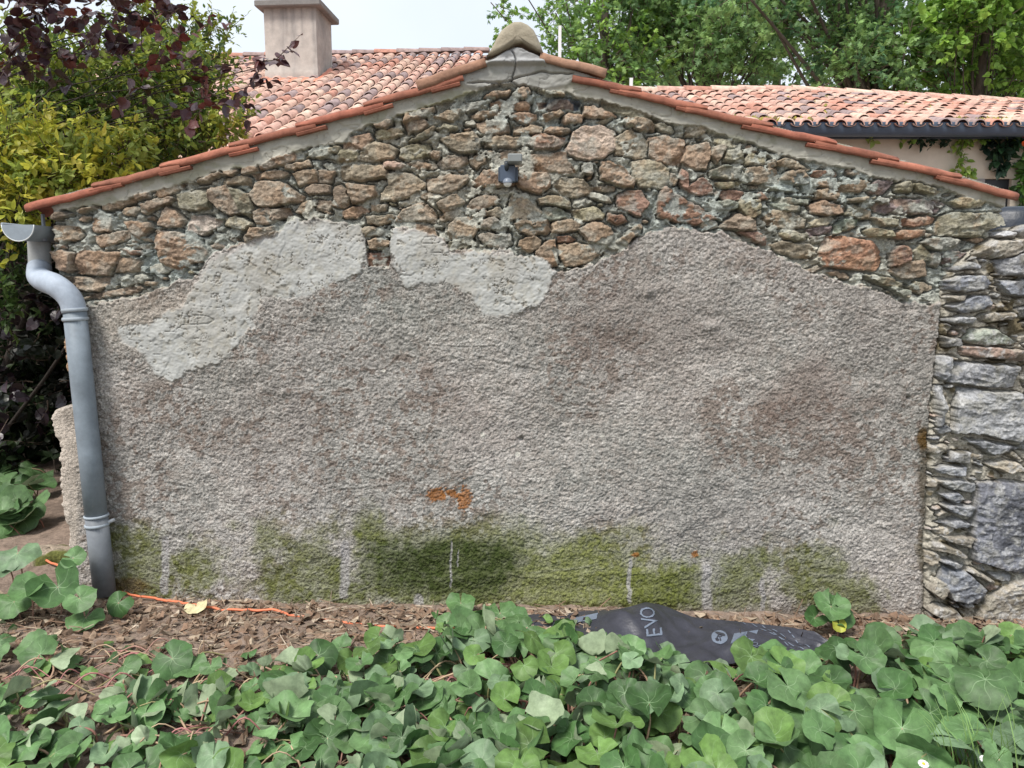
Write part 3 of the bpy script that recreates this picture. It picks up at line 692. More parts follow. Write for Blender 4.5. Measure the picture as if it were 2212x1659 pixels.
# --- verge mortar
Hv = .024 + .018 * (fbm(X * 5, Z * 7, 141, 3) - .5) + .010 * (fbm(X * 24, Z * 34, 143, 3) - .5) - .005 * sm(ridg(X * 13 + n2 * 3, Z * 24, 145), .95, .99)
CV = np.array([.385, .375, .325])[None, None] * (.78 + .36 * fbm(X * 4, Z * 8, 147, 4)[..., None])
mossv = sm(fbm(X * 8, Z * 12, 149, 4), .55, .68)[..., None]; CV = CV * (1 - .35 * mossv) + np.array([.16, .17, .08]) * .35 * mossv
dv = sm(sm(U, 800, 900) * (1 - sm(U, 1010, 1060)) * sm(-np.abs(d_vm), -.02, 0) + .3 * (n2 - .5), .3, .6)[..., None]
CV = CV * (1 - .5 * dv) + np.array([.16, .15, .05]) * .5 * dv
cm = sm(blob(1120, 165, 190, 42) + .25 * (n2 - .5), .45, .62); Hv = Hv + .012 * cm
CV = CV * (1 - .55 * cm[..., None]) + np.array([.27, .275, .27]) * .55 * cm[..., None]
k = sm(d_vm, -.003, .008) * (d_gr < 0); H = H * (1 - k) + Hv * k; COL = COL * (1 - k[..., None]) + CV * k[..., None]
BLK = pix([(1040, 146), (1054, 135), (1090, 113), (1110, 104), (1127, 101), (1139, 110), (1162, 121), (1180, 132), (1180, 146)])
db = psd(BLK, X, Z + .004 * (vn(X * 30, Z * 30, 3) - .5)); k = sm(db, -.004, .018)
H = H + .034 * k; COL = COL * (1 - k[..., None]) + np.array([.33, .335, .335]) * k[..., None] * (.9 + .2 * n3[..., None])
def crack(l, w=.0035, dp=.028):
    global H, COL
    p = pix(l); d = np.full(X.shape, 9.0); i0 = np.searchsorted(gz, p[:, 1].min() - .03)
    s = (slice(i0, nz), slice(*np.searchsorted(gx, [p[:, 0].min() - .03, p[:, 0].max() + .03]))); px = X[s] + .012 * (vn(X[s] * 35, Z[s] * 35, 9) - .5); pz = Z[s] + .012 * (vn(X[s] * 35, Z[s] * 35, 19) - .5)
    dd = np.full(px.shape, 9.0)
    for a, b in zip(p[:-1], p[1:]):
        e = b - a; t = np.clip(((px - a[0]) * e[0] + (pz - a[1]) * e[1]) / (e @ e), 0, 1); dd = np.minimum(dd, np.hypot(px - a[0] - t * e[0], pz - a[1] - t * e[1]))
    H[s] = H[s] - dp * np.exp(-(dd / w) ** 2)
crack([(1106, 114), (1114, 134), (1113, 150), (1106, 178)]); crack([(1010, 183), (1060, 182), (1100, 178), (1128, 166), (1170, 158), (1236, 164)]); crack([(1100, 175), (1124, 190)])
# --- silhouette: roof line, left edge, right edge of the shed, top of the granite wall
LE = [(440, 101), (480, 100), (500, 104), (520, 110), (570, 108), (590, 118), (615, 128), (640, 140), (660, 147), (700, 138), (740, 136), (800, 138), (830, 150), (872, 155), (886, 112), (900, 108), (1000, 120), (1100, 130), (1180, 140), (1300, 150)]
nl = 13 * (fbm(X * 3, Z * 17, 151, 4, .6) - .5) * 2
d_left = (U - fline(LE, V_) + nl) * K
TG = [(1980, 400), (2090, 503), (2130, 505), (2160, 497), (2200, 478), (2260, 468), (2330, 480), (2500, 475)]
d_top = np.where((d_gr > -.01) | (U > 2168), (V_ - fline(TG, U) + 5 * (vn(X * 12, Z * 3, 153) - .5)), V_ - fline(TOP, U) - 3) * K
d_top = np.where((U > 2166) & (V_ < 520) & (d_gr < 0), -.05, d_top)
d_out = np.minimum(d_left, d_top)
quoin = sm(-U, -185, -165) * sm(V_, 870, 885) * (V_ < 1188 + 25 * (n2 - .5))   # pale upright corner stone beside the downpipe
H = H * (1 - quoin) + (.012 + .018 * (fbm(X * 14, Z * 9, 155, 4) - .5) + .008 * fine) * quoin
COL = COL * (1 - quoin[..., None]) + (np.array([.50, .44, .38]) * (.7 + .5 * n2[..., None])) * quoin[..., None]
lq = sm(-U, -178, -158) * sm(V_, 640, 660) * (1 - sm(V_, 860, 880))
COL = COL * (1 - lq[..., None]) + np.array([.33, .22, .14]) * (.6 + .8 * n2[..., None]) * lq[..., None]
rimk = np.exp(-np.clip(d_out, 0, None) / .014) * (V_ > 430) ; H = H - .10 * rimk * (d_left < .06) - .10 * np.exp(-np.clip(d_top, 0, None) / .02) * (d_gr > 0)
yoff = np.where(d_gr > 0, .035 * sm(d_gr, 0, .03) + .02, 0)  # granite wall stands slightly proud
H = H + yoff
inside = d_out > -.002
reg = np.zeros(X.shape, int)
reg[d_rc > .004] = 1; reg[(d_pa > .002)] = 2; reg[(d_pb > .002)] = 3; reg[d_vm > .002] = 4; reg[d_gr > 0] = 5
VX = np.stack([X, -H, Z], -1).reshape(-1, 3); CX = np.clip(COL, .01, .9).reshape(-1, 3)
ii, jj = np.meshgrid(np.arange(nz - 1), np.arange(nx - 1), indexing='ij')
ok = inside[:-1, :-1] & inside[1:, :-1] & inside[:-1, 1:] & inside[1:, 1:]
rq = reg[:-1, :-1]; base = ii * nx + jj
def field(name, r, m, parent):
    s = ok & (rq == r); b = base[s]; q = np.stack([b, b + 1, b + nx + 1, b + nx], 1)
    u, inv = np.unique(q.ravel(), return_inverse=True)
    A = Acc(); A.add(VX[u], [inv.reshape(-1, 4)], CX[u]); return under(A.build(name, m), parent)
shed = empty("stone_shed", (0, 0.2, 0)); tag(shed, "old stone shed with gable wall half bare rubble, half grey roughcast render", "shed")
gw = empty("granite_wall", (2.7, 0.2, 0)); tag(gw, "rough grey granite rubble wall adjoining the shed on the right", "wall")
stw = field("rubble_stonework", 0, M_stone, shed)
field("roughcast_render", 1, M_render, shed)
tag(field("plaster_patch", 2, M_plaster, shed), "larger pale plaster patch on the left"); tag(field("plaster_patch", 3, M_plaster, shed), "smaller pale plaster patch under the lamp")
field("verge_mortar", 4, M_plaster, shed); gso = field("stonework", 5, M_granite, gw)
# solid bodies behind the faces
peak = P(1110, 104); eL = P(60, 452); eR = P(2190, 432)
A = Acc(); prism(A, [(-2.46, -.2), (2.3, -.2), (2.6, 1.0), (2.62, eR[2] - .16), (0, peak[2] - .12), (-2.5, eL[2] - .16)], .13, 3.9, (.30, .25, .2)); under(A.build("wall_core", M_stone, smooth=False), shed)
A = Acc(); zt = P(2200, 500)[2]
gxs = np.linspace(2.28, 4.15, 30)
for (a, b) in ((0, 1),):
    hh = [proj(x, 0, 0)[0] for x in gxs]; tops = [P(u, fline(TG, u) + 14)[2] for u in hh]
    o2 = [(2.28, -.2)] + [(4.15, -.2)] + [(x, t) for x, t in zip(gxs[::-1], tops[::-1])]
    prism(A, o2, .07, .5, (.28, .27, .25))
under(A.build("wall_core", M_granite, smooth=False), gw)
# ------------------------------------------------------------------ verge tiles
def seg_frame(pts):
    p = [P(u, v, -.02) for u, v in pts]; return p
TL = [P(u, v, -.03) for u, v in [(44, 446), (225, 397), (400, 345), (664, 265), (930, 183), (1085, 122)]]
TR = [P(u, v, -.03) for u, v in [(2210, 422), (2080, 384), (1805, 309), (1524, 235), (1236, 157), (1140, 118)]]
def on(line, x):
    xs = [q[0] for q in line]; zs = [q[2] for q in line]
    if xs[0] > xs[-1]: xs, zs = xs[::-1], zs[::-1]
    return float(np.interp(x, xs, zs))
def verge_tile(xa, za, xb, zb, C, drop=.037, y0=-.055, y1=.13, lift=.0, r0=1.0, rnd=0, tap=0.0):
    """barrel tile lying down the slope, its rim turned to the viewer; a = lower end, b = upper end"""
    prof = [(y0 + .003, -drop), (y0, -drop * .6), (y0 + .001, -.010), (y0 + .007, -.002), (y0 + .035, .010), (y0 + .08, .012), (y0 + .12, -.002), (y0 + .155, -.03), (y0 + .165, -.055)]
    t = .013; inner = [(y + (.013 if y < y0 + .03 else (-.013 if y > y0 + .12 else 0)), z - (t if y0 + .01 < y < y0 + .14 else 0)) for y, z in prof]
    ring = prof + inner[::-1]; n = len(ring); A = Acc(); K_ = 9; V = []
    L = math.hypot(xb - xa, zb - za); dx, dz = (xb - xa) / L, (zb - za) / L; nx_, nz_ = -dz * (1 if dx > 0 else -1), abs(dx)
    for k in range(K_):
        f = k / (K_ - 1); sc = r0 * (1.04 - .10 * f); wob = .0022 * math.sin(f * 9 + rnd) + .0015 * math.sin(f * 23 + rnd * 2)
        for qi, (y, z) in enumerate(ring):
            if qi < 2 or qi >= n - 2: z = z * (1 - tap * (1 - sm(f, .0, .36)))
            zz = z * sc + lift * (1 - f) + wob
            V.append([xa + dx * L * f + nx_ * zz, y, za + dz * L * f + nz_ * zz])
    i, j = np.meshgrid(np.arange(K_ - 1), np.arange(n), indexing='ij')
    q = np.stack([i * n + j, i * n + (j + 1) % n, (i + 1) * n + (j + 1) % n, (i + 1) * n + j], -1).reshape(-1, 4)
    m2 = len(prof); cap0 = np.array([[a, a + 1, n - 2 - a, n - 1 - a] for a in range(m2 - 1)])
    if dx < 0: q = q[:, ::-1]
    A.add(V, [q, cap0, cap0[:, ::-1] + (K_ - 1) * n], C)
    return under(A.build("verge_tile", M_tile, smooth=True), shed)
TC = [(.28, .10, .065), (.25, .10, .065), (.31, .12, .078), (.22, .085, .055)]
def strip(ua, va, ub, vb, C):                              # rim of the under tile showing below a joint
    a, b = P(ua, va, -.045), P(ub, vb, -.045); L = math.hypot(b[0] - a[0], b[2] - a[2]); d = (b - a) / L; nr = np.array([-d[2], 0, d[0]]);
    if nr[2] < 0: nr = -nr
    A = Acc(); V = []
    for p in (a - d * .004, a + d * .02, (a + b) / 2, b):
        for y, z in ((-.052, -.018), (-.056, -.006), (-.05, .0), (.05, -.004), (.05, -.018)): V.append([p[0] + nr[0] * z, y, p[2] + nr[2] * z])
    i, j = np.meshgrid(np.arange(3), np.arange(5), indexing='ij'); q = np.stack([i * 5 + j, i * 5 + (j + 1) % 5, (i + 1) * 5 + (j + 1) % 5, (i + 1) * 5 + j], -1).reshape(-1, 4)
    if d[0] < 0: q = q[:, ::-1]
    A.add(V, [q, np.array([[0, 1, 2, 3, 4]]), np.array([[19, 18, 17, 16, 15]])], C); under(A.build("under_tile", M_tile, smooth=False), shed)
k_ = 2212 / 2560
JL = [(225, 472, 304, 455), (399, 430, 476, 412), (574, 382, 644, 366), (742, 330, 815, 311), (911, 277, 981, 257), (1079, 221, 1149, 203)]
JR = [(1432, 184, 1500, 204), (1526, 219, 1599, 233), (1691, 262, 1764, 277), (1856, 309, 1928, 323), (2018, 354, 2089, 366), (2180, 396, 2247, 408), (2341, 435, 2407, 449)]
for i, (a, b, c, d) in enumerate(JL): strip(a * k_, b * k_ + 1, c * k_, d * k_ + 1, TC[(i + 2) % 4])
for i, (a, b, c, d) in enumerate(JR[1:]): strip(c * k_, d * k_ + 2, a * k_, b * k_ + 2, TC[(i + 1) % 4])
ul = [44] + [j[0] * k_ for j in JL]
for i, u in enumerate(ul):
    ue = (ul[i + 1] + 42) if i + 1 < len(ul) else 1000
    xa = P(u, 300, -.03)[0]; xb = P(ue, 300, -.03)[0]; lf = .010 if i else .0
    verge_tile(xa, on(TL, xa) - .001, xb, on(TL, xb) - .012, TC[i % 4], lift=lf, rnd=i, tap=.55 if i else 0)
ur = [2208] + [j[2] * k_ for j in JR[::-1]]
for i, u in enumerate(ur[:-1]):
    ue = ur[i + 1] - 45 if i + 2 < len(ur) else 1236
    xa = P(u, 300, -.03)[0]; xb = P(ue, 300, -.03)[0]
    verge_tile(xa, on(TR, xa) - .001, xb, on(TR, xb) - .012, TC[(i + 1) % 4], lift=.010 if i else 0, rnd=i + 9, tap=.55 if i else 0)
a, b = P(898, 178, -.04), P(1046, 126, -.04); verge_tile(a[0], a[2], b[0], b[2] , (.27, .15, .10), drop=.046, y0=-.06, lift=.004, rnd=3)
a, b = P(1311, 152, -.04), P(1168, 113, -.04); verge_tile(a[0], a[2], b[0], b[2] - .005, (.31, .18, .12), drop=.042, y0=-.06, lift=.004, rnd=5)

# ------------------------------------------------------------------ canal tile roofs
TILE_PAL = np.array([(.55, .40, .32), (.52, .325, .265), (.48, .275, .215), (.29, .22, .215), (.53, .365, .30), (.44, .225, .17), (.31, .23, .215), (.54, .36, .285)])
def canal_roof(width, length, slope, pitch=.205, expo=.33, seed=1, warp=None, mossy=0.0, hole=None, pw=None):
    """local frame: ridge along X at y=0,z=0, slope runs to -Y"""
    r = np.random.default_rng(seed); A = Acc(); nc = int(width / pitch); nr = int(length / expo) + 1
    cs, sn = math.cos(slope), math.sin(slope); th = np.linspace(0, math.pi, 8)
    for kind in (0, 1):
        for c in range(nc):
            for w in range(nr):
                xc = -width / 2 + (c + (.5 if kind else 0)) * pitch; s0 = w * expo; s1 = s0 + expo + .05
                if s0 > length: continue
                if hole and hole[0] < xc < hole[1] and s0 < hole[3] and s1 > hole[2]: continue
                R1, R0 = (.080, .067) if kind == 0 else (.080, .088)
                jx_, jt = r.normal(0, .004), r.normal(0, .004)
                V = []
                for (s, R, up) in ((s0, R0, 0.0), (s1, R1, .020), (s1, R1 - .014, .020)):
                    if kind == 0: px = xc + jx_ + R * np.cos(th); h = .035 + R * .85 * np.sin(th) + up + jt
                    else: px = xc + jx_ + R * np.cos(th); h = .05 - R * .5 * np.sin(th) + up
                    V.append(np.stack([px, -(s * cs) + h * sn * 0, -s * sn + h / cs], 1))
                V = np.concatenate(V); i = np.arange(7)
                q = np.concatenate([np.stack([i, i + 1, i + 9, i + 8], 1), np.stack([i + 8, i + 9, i + 17, i + 16], 1)])
                if warp is not None: V[:, 2] += warp(V[:, 0], -V[:, 1])
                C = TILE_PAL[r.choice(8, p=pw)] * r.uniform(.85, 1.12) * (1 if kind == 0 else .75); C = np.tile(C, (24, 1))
                if kind == 1: q = q[:, ::-1]
                A.add(V, [q[:, ::-1]], C)
    # bedding sheet under the tiles
    n = 12; xs = np.linspace(-width / 2, width / 2, n); V = np.array([[x, -s * cs, -s * sn - .02] for s in (0, length) for x in xs])
    if warp is not None: V[:, 2] += warp(V[:, 0], -V[:, 1])
    i = np.arange(n - 1); A.add(V, [np.stack([i, i + n, i + n + 1, i + 1], 1)], (.2, .1, .07))
    return A
def ridge_tiles(width, seed, warp=None, R=.10, L=.42, pal=None):
    r = np.random.default_rng(seed); A = Acc(); th = np.linspace(-.15, math.pi + .15, 9); n = int(width / L)
    for k in range(n):
        xa = -width / 2 + k * L; V = []
        for x, rr, up in ((xa, R, .012), (xa + L + .05, R * .88, .0), (xa, R - .016, .012)):
            V.append(np.stack([np.full(9, x), rr * np.cos(th), rr * .75 * np.sin(th) + .05 + up], 1))
        V = np.concatenate(V); i = np.arange(8)
        if warp is not None: V[:, 2] += warp(V[:, 0], 0 * V[:, 0])
        A.add(V, [np.concatenate([np.stack([i, i + 1, i + 10, i + 9], 1), np.stack([i, i + 18, i + 19, i + 1], 1)])], TILE_PAL[r.choice(pal)] * r.uniform(.85, 1.1))
    return A
# shed roof behind the verge (two slopes down from a ridge that runs away from the viewer)
ra = math.atan2(peak[2] - eL[2], 2.63)
for sgn in (-1, 1):
    A = canal_roof(3.7, 2.5, ra, seed=20 + sgn, pw=[.05, .2, .3, .02, .1, .25, .05, .03]); o = A.build("roof", M_tile, smooth=True); o.parent = shed
    o.location = (0.0, 1.88, peak[2] - .12); o.rotation_euler = (0, 0, math.radians(-90 if sgn < 0 else 90))
A = ridge_tiles(3.7, 5, R=.13, pal=[1, 2, 5]); o = A.build("ridge_tiles", M_tile); o.parent = shed; o.location = (0.01, 1.95, peak[2] - .06); o.rotation_euler = (0, 0, math.radians(90))
# ridge end: rounded cement dome
dome = [(1050, 124), (1060, 108), (1072, 86), (1082, 68), (1095, 57), (1110, 50), (1126, 49), (1141, 55), (1153, 67), (1162, 84), (1170, 103), (1175, 120)]
low = [(1160, 113), (1146, 106), (1128, 96), (1113, 97), (1098, 106), (1078, 116)]
pt = [P(u, v, -.03)[[0, 2]] for u, v in dome + low]; cen = np.mean([P(u, v, -.03)[[0, 2]] for u, v in dome], 0)
A = Acc(); ringsV = []; pt = np.array(pt); nn = len(pt)
for y, sc in ((.40, .93), (.16, .97), (.0, 1.0), (-.035, 1.0), (-.055, .95), (-.068, .8), (-.073, .5)):
    p2 = cen + (pt - cen) * sc; ringsV.append(np.c_[p2[:, 0], np.full(nn, y) + .006 * np.sin(np.arange(nn) * 2.1), p2[:, 1]])
V = np.concatenate(ringsV + [np.array([[cen[0], -.074, cen[1]]])]); i, j = np.meshgrid(np.arange(6), np.arange(nn), indexing='ij')
q = np.stack([i * nn + j, i * nn + (j + 1) % nn, (i + 1) * nn + (j + 1) % nn, (i + 1) * nn + j], -1).reshape(-1, 4)
j = np.arange(nn); A.add(V, [q[:, ::-1], np.stack([6 * nn + j, np.full(nn, 7 * nn), 6 * nn + (j + 1) % nn], 1)], (.30, .265, .20)); under(A.build("ridge_end", M_cement), shed)

# ------------------------------------------------------------------ back house on the left
hl = empty("tiled_house", (0, 10.8, 0), math.radians(-4.5)); tag(hl, "house behind the shed on the left with pink canal-tile roof and big rendered chimney", "house")
RZ = 6.02; SL = math.radians(24)
A = canal_roof(14.5, 7.6, SL, seed=3, pw=[.12, .26, .10, .12, .14, .08, .06, .12]); o = A.build("roof", M_tile, hl); o.location = (-7.5, 0, RZ - .13)
A = ridge_tiles(14.5, 8, pal=[3, 6, 6, 2, 5]); o = A.build("ridge_tiles", M_tile, hl); o.location = (-7.5, 0, RZ - .10)
A = Acc(); box(A, (-14.9, -6.7, 0), (-.4, 5, RZ - 7.2 * math.tan(SL) + .05), (.6, .52, .42)); A.build("wall", M_cream, hl, smooth=False)
A = Acc(); prism(A, [(-14.9, 2.6), (-.4, 2.6), (-.4, RZ - 2.9), (-14.9, RZ - 2.9)], -.4, .4, (.6, .52, .42)); A.build("gable_filling", M_cream, hl, smooth=False)
ch = empty("chimney"); ch.parent = hl
c0 = P(573, 150, 9.05); c1 = P(688, 150, 9.05); inv = (Matrix.Translation(hl.location) @ hl.rotation_euler.to_matrix().to_4x4()).inverted()
l0 = inv @ Vector(c0); l1 = inv @ Vector(c1); ym = (l0.y + l1.y) / 2
A = Acc(); nW = 60; nH = 50; xs = np.linspace(l0.x, l1.x, nW); zs = np.linspace(4.6, 6.15, nH)
zt_ = 6.15; st = [(.30, .05, 1.3), (.48, .055, 2.2), (.62, .02, .7), (.80, .035, 2.2), (.14, .03, .5), (.9, .06, 1.6), (.36, .03, .6)]
def chim_col(fx, z):
    c = np.array([.46, .415, .375]) * (.92 + .12 * vn(fx * 9, z * 4, 3))[..., None]
    for c_, w, l in st:
        k = np.exp(-((fx - c_ - .012 * (vn(z * 5, z * 0 + c_ * 9, 4) - .5)) / w) ** 2) * np.clip(1 - (zt_ - z) / l, 0, 1) * (.5 + .8 * vn(fx * 60, z * 6, 8))
        c = c * (1 - .6 * k[..., None]) + np.array([.17, .165, .165]) * .6 * k[..., None]
    k = sm(z, 5.9, 6.15)[..., None] * .35; c = c * (1 - k) + np.array([.2, .17, .14]) * k
    return c
dpt = .8
loop = [(0, 0), (1, 0), (1, 1), (0, 1)]
gxx = np.concatenate([np.linspace(0, 1, nW), np.ones(14), np.linspace(1, 0, 20), np.zeros(14)]); gyy = np.concatenate([np.zeros(nW), np.linspace(.05, 1, 14), np.ones(20), np.linspace(1, .05, 14)])
npn = len(gxx); V = []; C = []
for z in zs:
    fl = .03 * np.exp(-(z - 5.15) / .08) if z > 5.15 else .03
    xx = l0.x - .0 + (l1.x - l0.x) * (.5 + (gxx - .5) * (1 + fl)); V.append(np.stack([xx, ym + gyy * dpt - fl, np.full(npn, z)], 1)); C.append(chim_col(gxx * .85 + gyy * .15, np.full(npn, z)))
i, j = np.meshgrid(np.arange(nH - 1), np.arange(npn), indexing='ij'); q = np.stack([i * npn + j, i * npn + (j + 1) % npn, (i + 1) * npn + (j + 1) % npn, (i + 1) * npn + j], -1).reshape(-1, 4)
A.add(np.concatenate(V), [q], np.concatenate(C)); A.build("stack", M_chim, ch)
A = Acc(); box(A, (l0.x - .11, ym - .12, 6.15), (l1.x + .11, ym + dpt + .12, 6.25), (.20, .19, .18), .015); A.build("cap", M_chim, ch, smooth=False)
zb = 5.06; A = Acc(); o2 = .05
V = [[l0.x - .03, ym - .045, zb], [l1.x + .03, ym - .045, zb], [l1.x + .16, ym - .32, zb - .13], [l0.x - .10, ym - .32, zb - .13], [l1.x + .05, ym + .5, zb + .28], [l1.x + .22, ym + .45, zb + .14]]
A.add(V, [np.array([[3, 2, 1, 0], [1, 2, 5, 4]])], (.60, .22, .14)); A.build("flashing", M_plain, ch, smooth=False)

# ------------------------------------------------------------------ house on the right
hr = empty("low_house", (5.8, 8.4, 0)); tag(hr, "low cream house on the right with mossy tiled roof and dark gutter", "house")
wr = lambda x, s: np.where(x > -1.5, -.052 * (x + 1.5), .008 * (x + 1.5)) * np.clip(1 - s / 3.2, 0, 1)
wr2 = lambda x, s: wr(x, s)
RR = 4.77
A = canal_roof(9.6, 3.15, math.radians(19.0), seed=9, warp=wr2, pw=[.14, .24, .18, .10, .12, .10, .04, .08]); o = A.build("roof", M_tile, hr); o.location = (0, 0, RR - .12)
A = ridge_tiles(9.6, 4, warp=wr2, pal=[1, 4, 1, 5, 0]); o = A.build("ridge_tiles", M_tile, hr); o.location = (0, 0, RR - .10)
A = Acc()                                                  # moss cushions on the lowest tiles
for k in range(520):
    x = rng.uniform(-4.2, 4.6); s = 3.15 - abs(rng.normal(0, .10)) if rng.random() < .8 else rng.uniform(.3, 3)
    if vn(np.array([x * 1.3]), np.array([s]), 5)[0] < .35: continue
    y = -s * math.cos(math.radians(19)); z = -s * math.sin(math.radians(19)) + .09 + float(wr2(np.array([x]), np.array([s]))[0]); r_ = rng.uniform(.02, .05)
    a = np.linspace(0, 2 * math.pi, 7)[:-1]; V = [[x, y, z + r_ * .6]] + [[x + r_ * math.cos(t) * rng.uniform(.7, 1.3), y + r_ * math.sin(t), z - .02] for t in a]
    A.add(V, [np.array([[0, i + 1, (i + 1) % 6 + 1] for i in range(6)])], rng.choice([(.22, .20, .05), (.28, .24, .04), (.15, .11, .04)]))
o = A.build("roof_moss", M_litter, hr); o.location = (0, 0, RR - .12); o['kind'] = 'stuff'
ey = -3.15 * math.cos(math.radians(19)); ez = RR - 3.15 * math.sin(math.radians(19)) - .10
A = Acc(); th = np.linspace(0, math.pi, 9); xs = np.array([-4.9, 4.9])
prof = [(ey + .08, ez + .02), (ey + .08, ez - .12)] + [(ey - .0 - .075 + .075 * math.cos(t), ez - .075 - .075 * math.sin(t)) for t in th] + [(ey - .165, ez + .0), (ey - .15, ez + .012), (ey - .14, ez)]
n = len(prof); V = [[x, p[0], p[1]] for x in xs for p in prof]; i = np.arange(n - 1)
A.add(V, [np.stack([i, i + 1, i + 1 + n, i + n], 1)], (.05, .07, .105)); A.build("gutter", M_dark, hr)
A = Acc(); box(A, (-4.9, ey + .085, ez - .14), (4.9, ey + .14, ez + .02), (.05, .07, .105)); A.build("fascia", M_dark, hr, smooth=False)
wz = P(2150, 386, 8.4 + ey + .25); xw0 = P(2125, 386, 8.4 + ey + .25)[0] - 5.8; xw1 = P(2186, 386, 8.4 + ey + .25)[0] - 5.8
A = Acc(); yw = ey + .25; top = wz[2]
box(A, (-4.7, yw, -.2), (xw0 - .55, yw + 5.4, ez - .05), (.66, .57, .47)); box(A, (xw0 - .55, yw, top), (4.7, yw + 5.4, ez - .052), (.66, .57, .47)); box(A, (xw1, yw, -.2), (4.7, yw + 5.4, top), (.66, .57, .47))
A.build("wall", M_cream, hr, smooth=False)
dr = empty("window"); dr.parent = hr
A = Acc(); box(A, (xw0 - .55, yw + .05, .9), (xw1, yw + .12, top), (.02, .022, .028)); A.build("pane", M_dark, dr, smooth=False)
A = Acc(); box(A, (xw0 - .55, yw - .03, top - .09), (xw1 - .35, yw + .02, top - .003), (.28, .26, .25)); A.build("lintel", M_plain, dr, smooth=False)
A = Acc(); box(A, (xw0 - .55, yw + .02, .2), (xw1, yw + .10, .9), (.55, .52, .48)); A.build("sill_wall", M_cream, dr, smooth=False)

# ------------------------------------------------------------------ gutter and downpipe of the shed
def S2(x, y): return x * k_, y * k_
ge = empty("rain_gutter", P(*S2(45, 575), -.12)); tag(ge, "grey zinc half-round gutter end under the left eave of the shed", "gutter")
cL, cR = P(*S2(7, 562), -.12), P(*S2(85, 561), -.12); rr = (cR[0] - cL[0]) / 2; cx, cz = (cL[0] + cR[0]) / 2, cL[2]
th = np.linspace(math.pi, 2 * math.pi, 17)
A = Acc(); V = [[cx + r_ * math.cos(t), y, cz + r_ * math.sin(t)] for y, r_ in ((-.115, rr), (3.9, rr), (3.9, rr - .004), (-.115, rr - .004)) for t in th]; i = np.arange(16)
A.add(V, [np.concatenate([np.stack([i + 17 * a, i + 1 + 17 * a, i + 18 + 17 * a, i + 17 + 17 * a], 1) for a in (0, 1, 2)])], (.22, .25, .28))
tube(A, [(cx - rr - .004, -.12, cz + .004), (cx - rr - .004, 3.9, cz + .004)], .008, 8, (.25, .28, .31)); under(A.build("trough", M_zinc), ge)
A = Acc(); prism(A, [(cx + (rr + .003) * math.cos(t), cz + (rr + .003) * math.sin(t)) for t in th], -.128, -.114, (.24, .28, .32)); under(A.build("end_cap", M_zinc, smooth=False), ge)
A = Acc(); tube(A, [(cx + (rr + .003) * math.cos(t), -.127, cz + (rr + .003) * math.sin(t)) for t in th], .003, 6, (.6, .62, .62)); under(A.build("cap_rim", M_zinc), ge)
A = Acc(); q0 = P(*S2(107, 545), .02); box(A, (q0[0] - .004, .01, q0[2] - .12), (q0[0] + .006, .03, q0[2] + .02), (.2, .22, .25)); under(A.build("bracket", M_zinc, smooth=False), ge)
dp = empty("downpipe", P(*S2(262, 1480), -.10)); tag(dp, "grey zinc downpipe with swan-neck bend running down the left corner of the shed", "downpipe")
R_ = .059
upts = spline([P(*S2(97, 592), .10), P(*S2(99, 640), .10), P(*S2(100, 675), .08)], 5)
A = Acc(); tube(A, upts, .056, 24, (.30, .31, .31)); under(A.build("outlet", M_zinc), dp)
el = spline([P(*S2(99, 668), .075), P(*S2(98, 690), .03), P(*S2(112, 702), -.04), P(*S2(138, 713), -.09), P(*S2(164, 733), -.10), P(*S2(180, 756), -.10), P(*S2(186, 780), -.10)], 7)
A = Acc(); tube(A, el, R_ * 1.02, 28, (.34, .39, .46)); under(A.build("elbow", M_zinc), dp)
A = Acc(); tube(A, [P(*S2(187, 778), -.10), P(*S2(206, 960), -.102), P(*S2(224, 1130), -.10), P(*S2(241, 1295), -.10)], R_ * .97, 28, (.19, .225, .26)); under(A.build("pipe", M_zinc), dp)
A = Acc(); tube(A, [P(*S2(241, 1292), -.10), P(*S2(262, 1484), -.085)], R_ * .985, 28, (.165, .18, .20)); under(A.build("pipe", M_zinc), dp)
for (a, b, big_) in (((186, 770), (187.2, 779), 1.10), ((188, 793), (189, 802), 1.10), ((240.4, 1286), (241, 1292), 1.09), ((242.6, 1308), (243.4, 1315), 1.10)):
    A = Acc(); p0, p1 = P(*S2(*a), -.10), P(*S2(*b), -.10); e = np.linspace(0, 1, 7); tube(A, [p0 + (p1 - p0) * t for t in e], [R_ * (.97 + (big_ - .97) * math.sin(math.pi * (.12 + .76 * t)) ** .6) for t in e], 28, (.30, .34, .38)); under(A.build("collar", M_zinc), dp)
A = Acc(); p0 = P(*S2(158, 799), -.03); tube(A, [p0, p0 + np.array([.03, 0, 0]), p0 + np.array([.06, -.03, 0])], [.014, .018, .012], 12, (.18, .13, .12)); under(A.build("clip_bolt", M_zinc), dp)
A = Acc(); p0 = P(*S2(268, 1306), -.10); tube(A, [p0, p0 + np.array([.025, .03, 0.006])], .010, 10, (.36, .38, .4)); under(A.build("clip_bolt", M_zinc), dp)

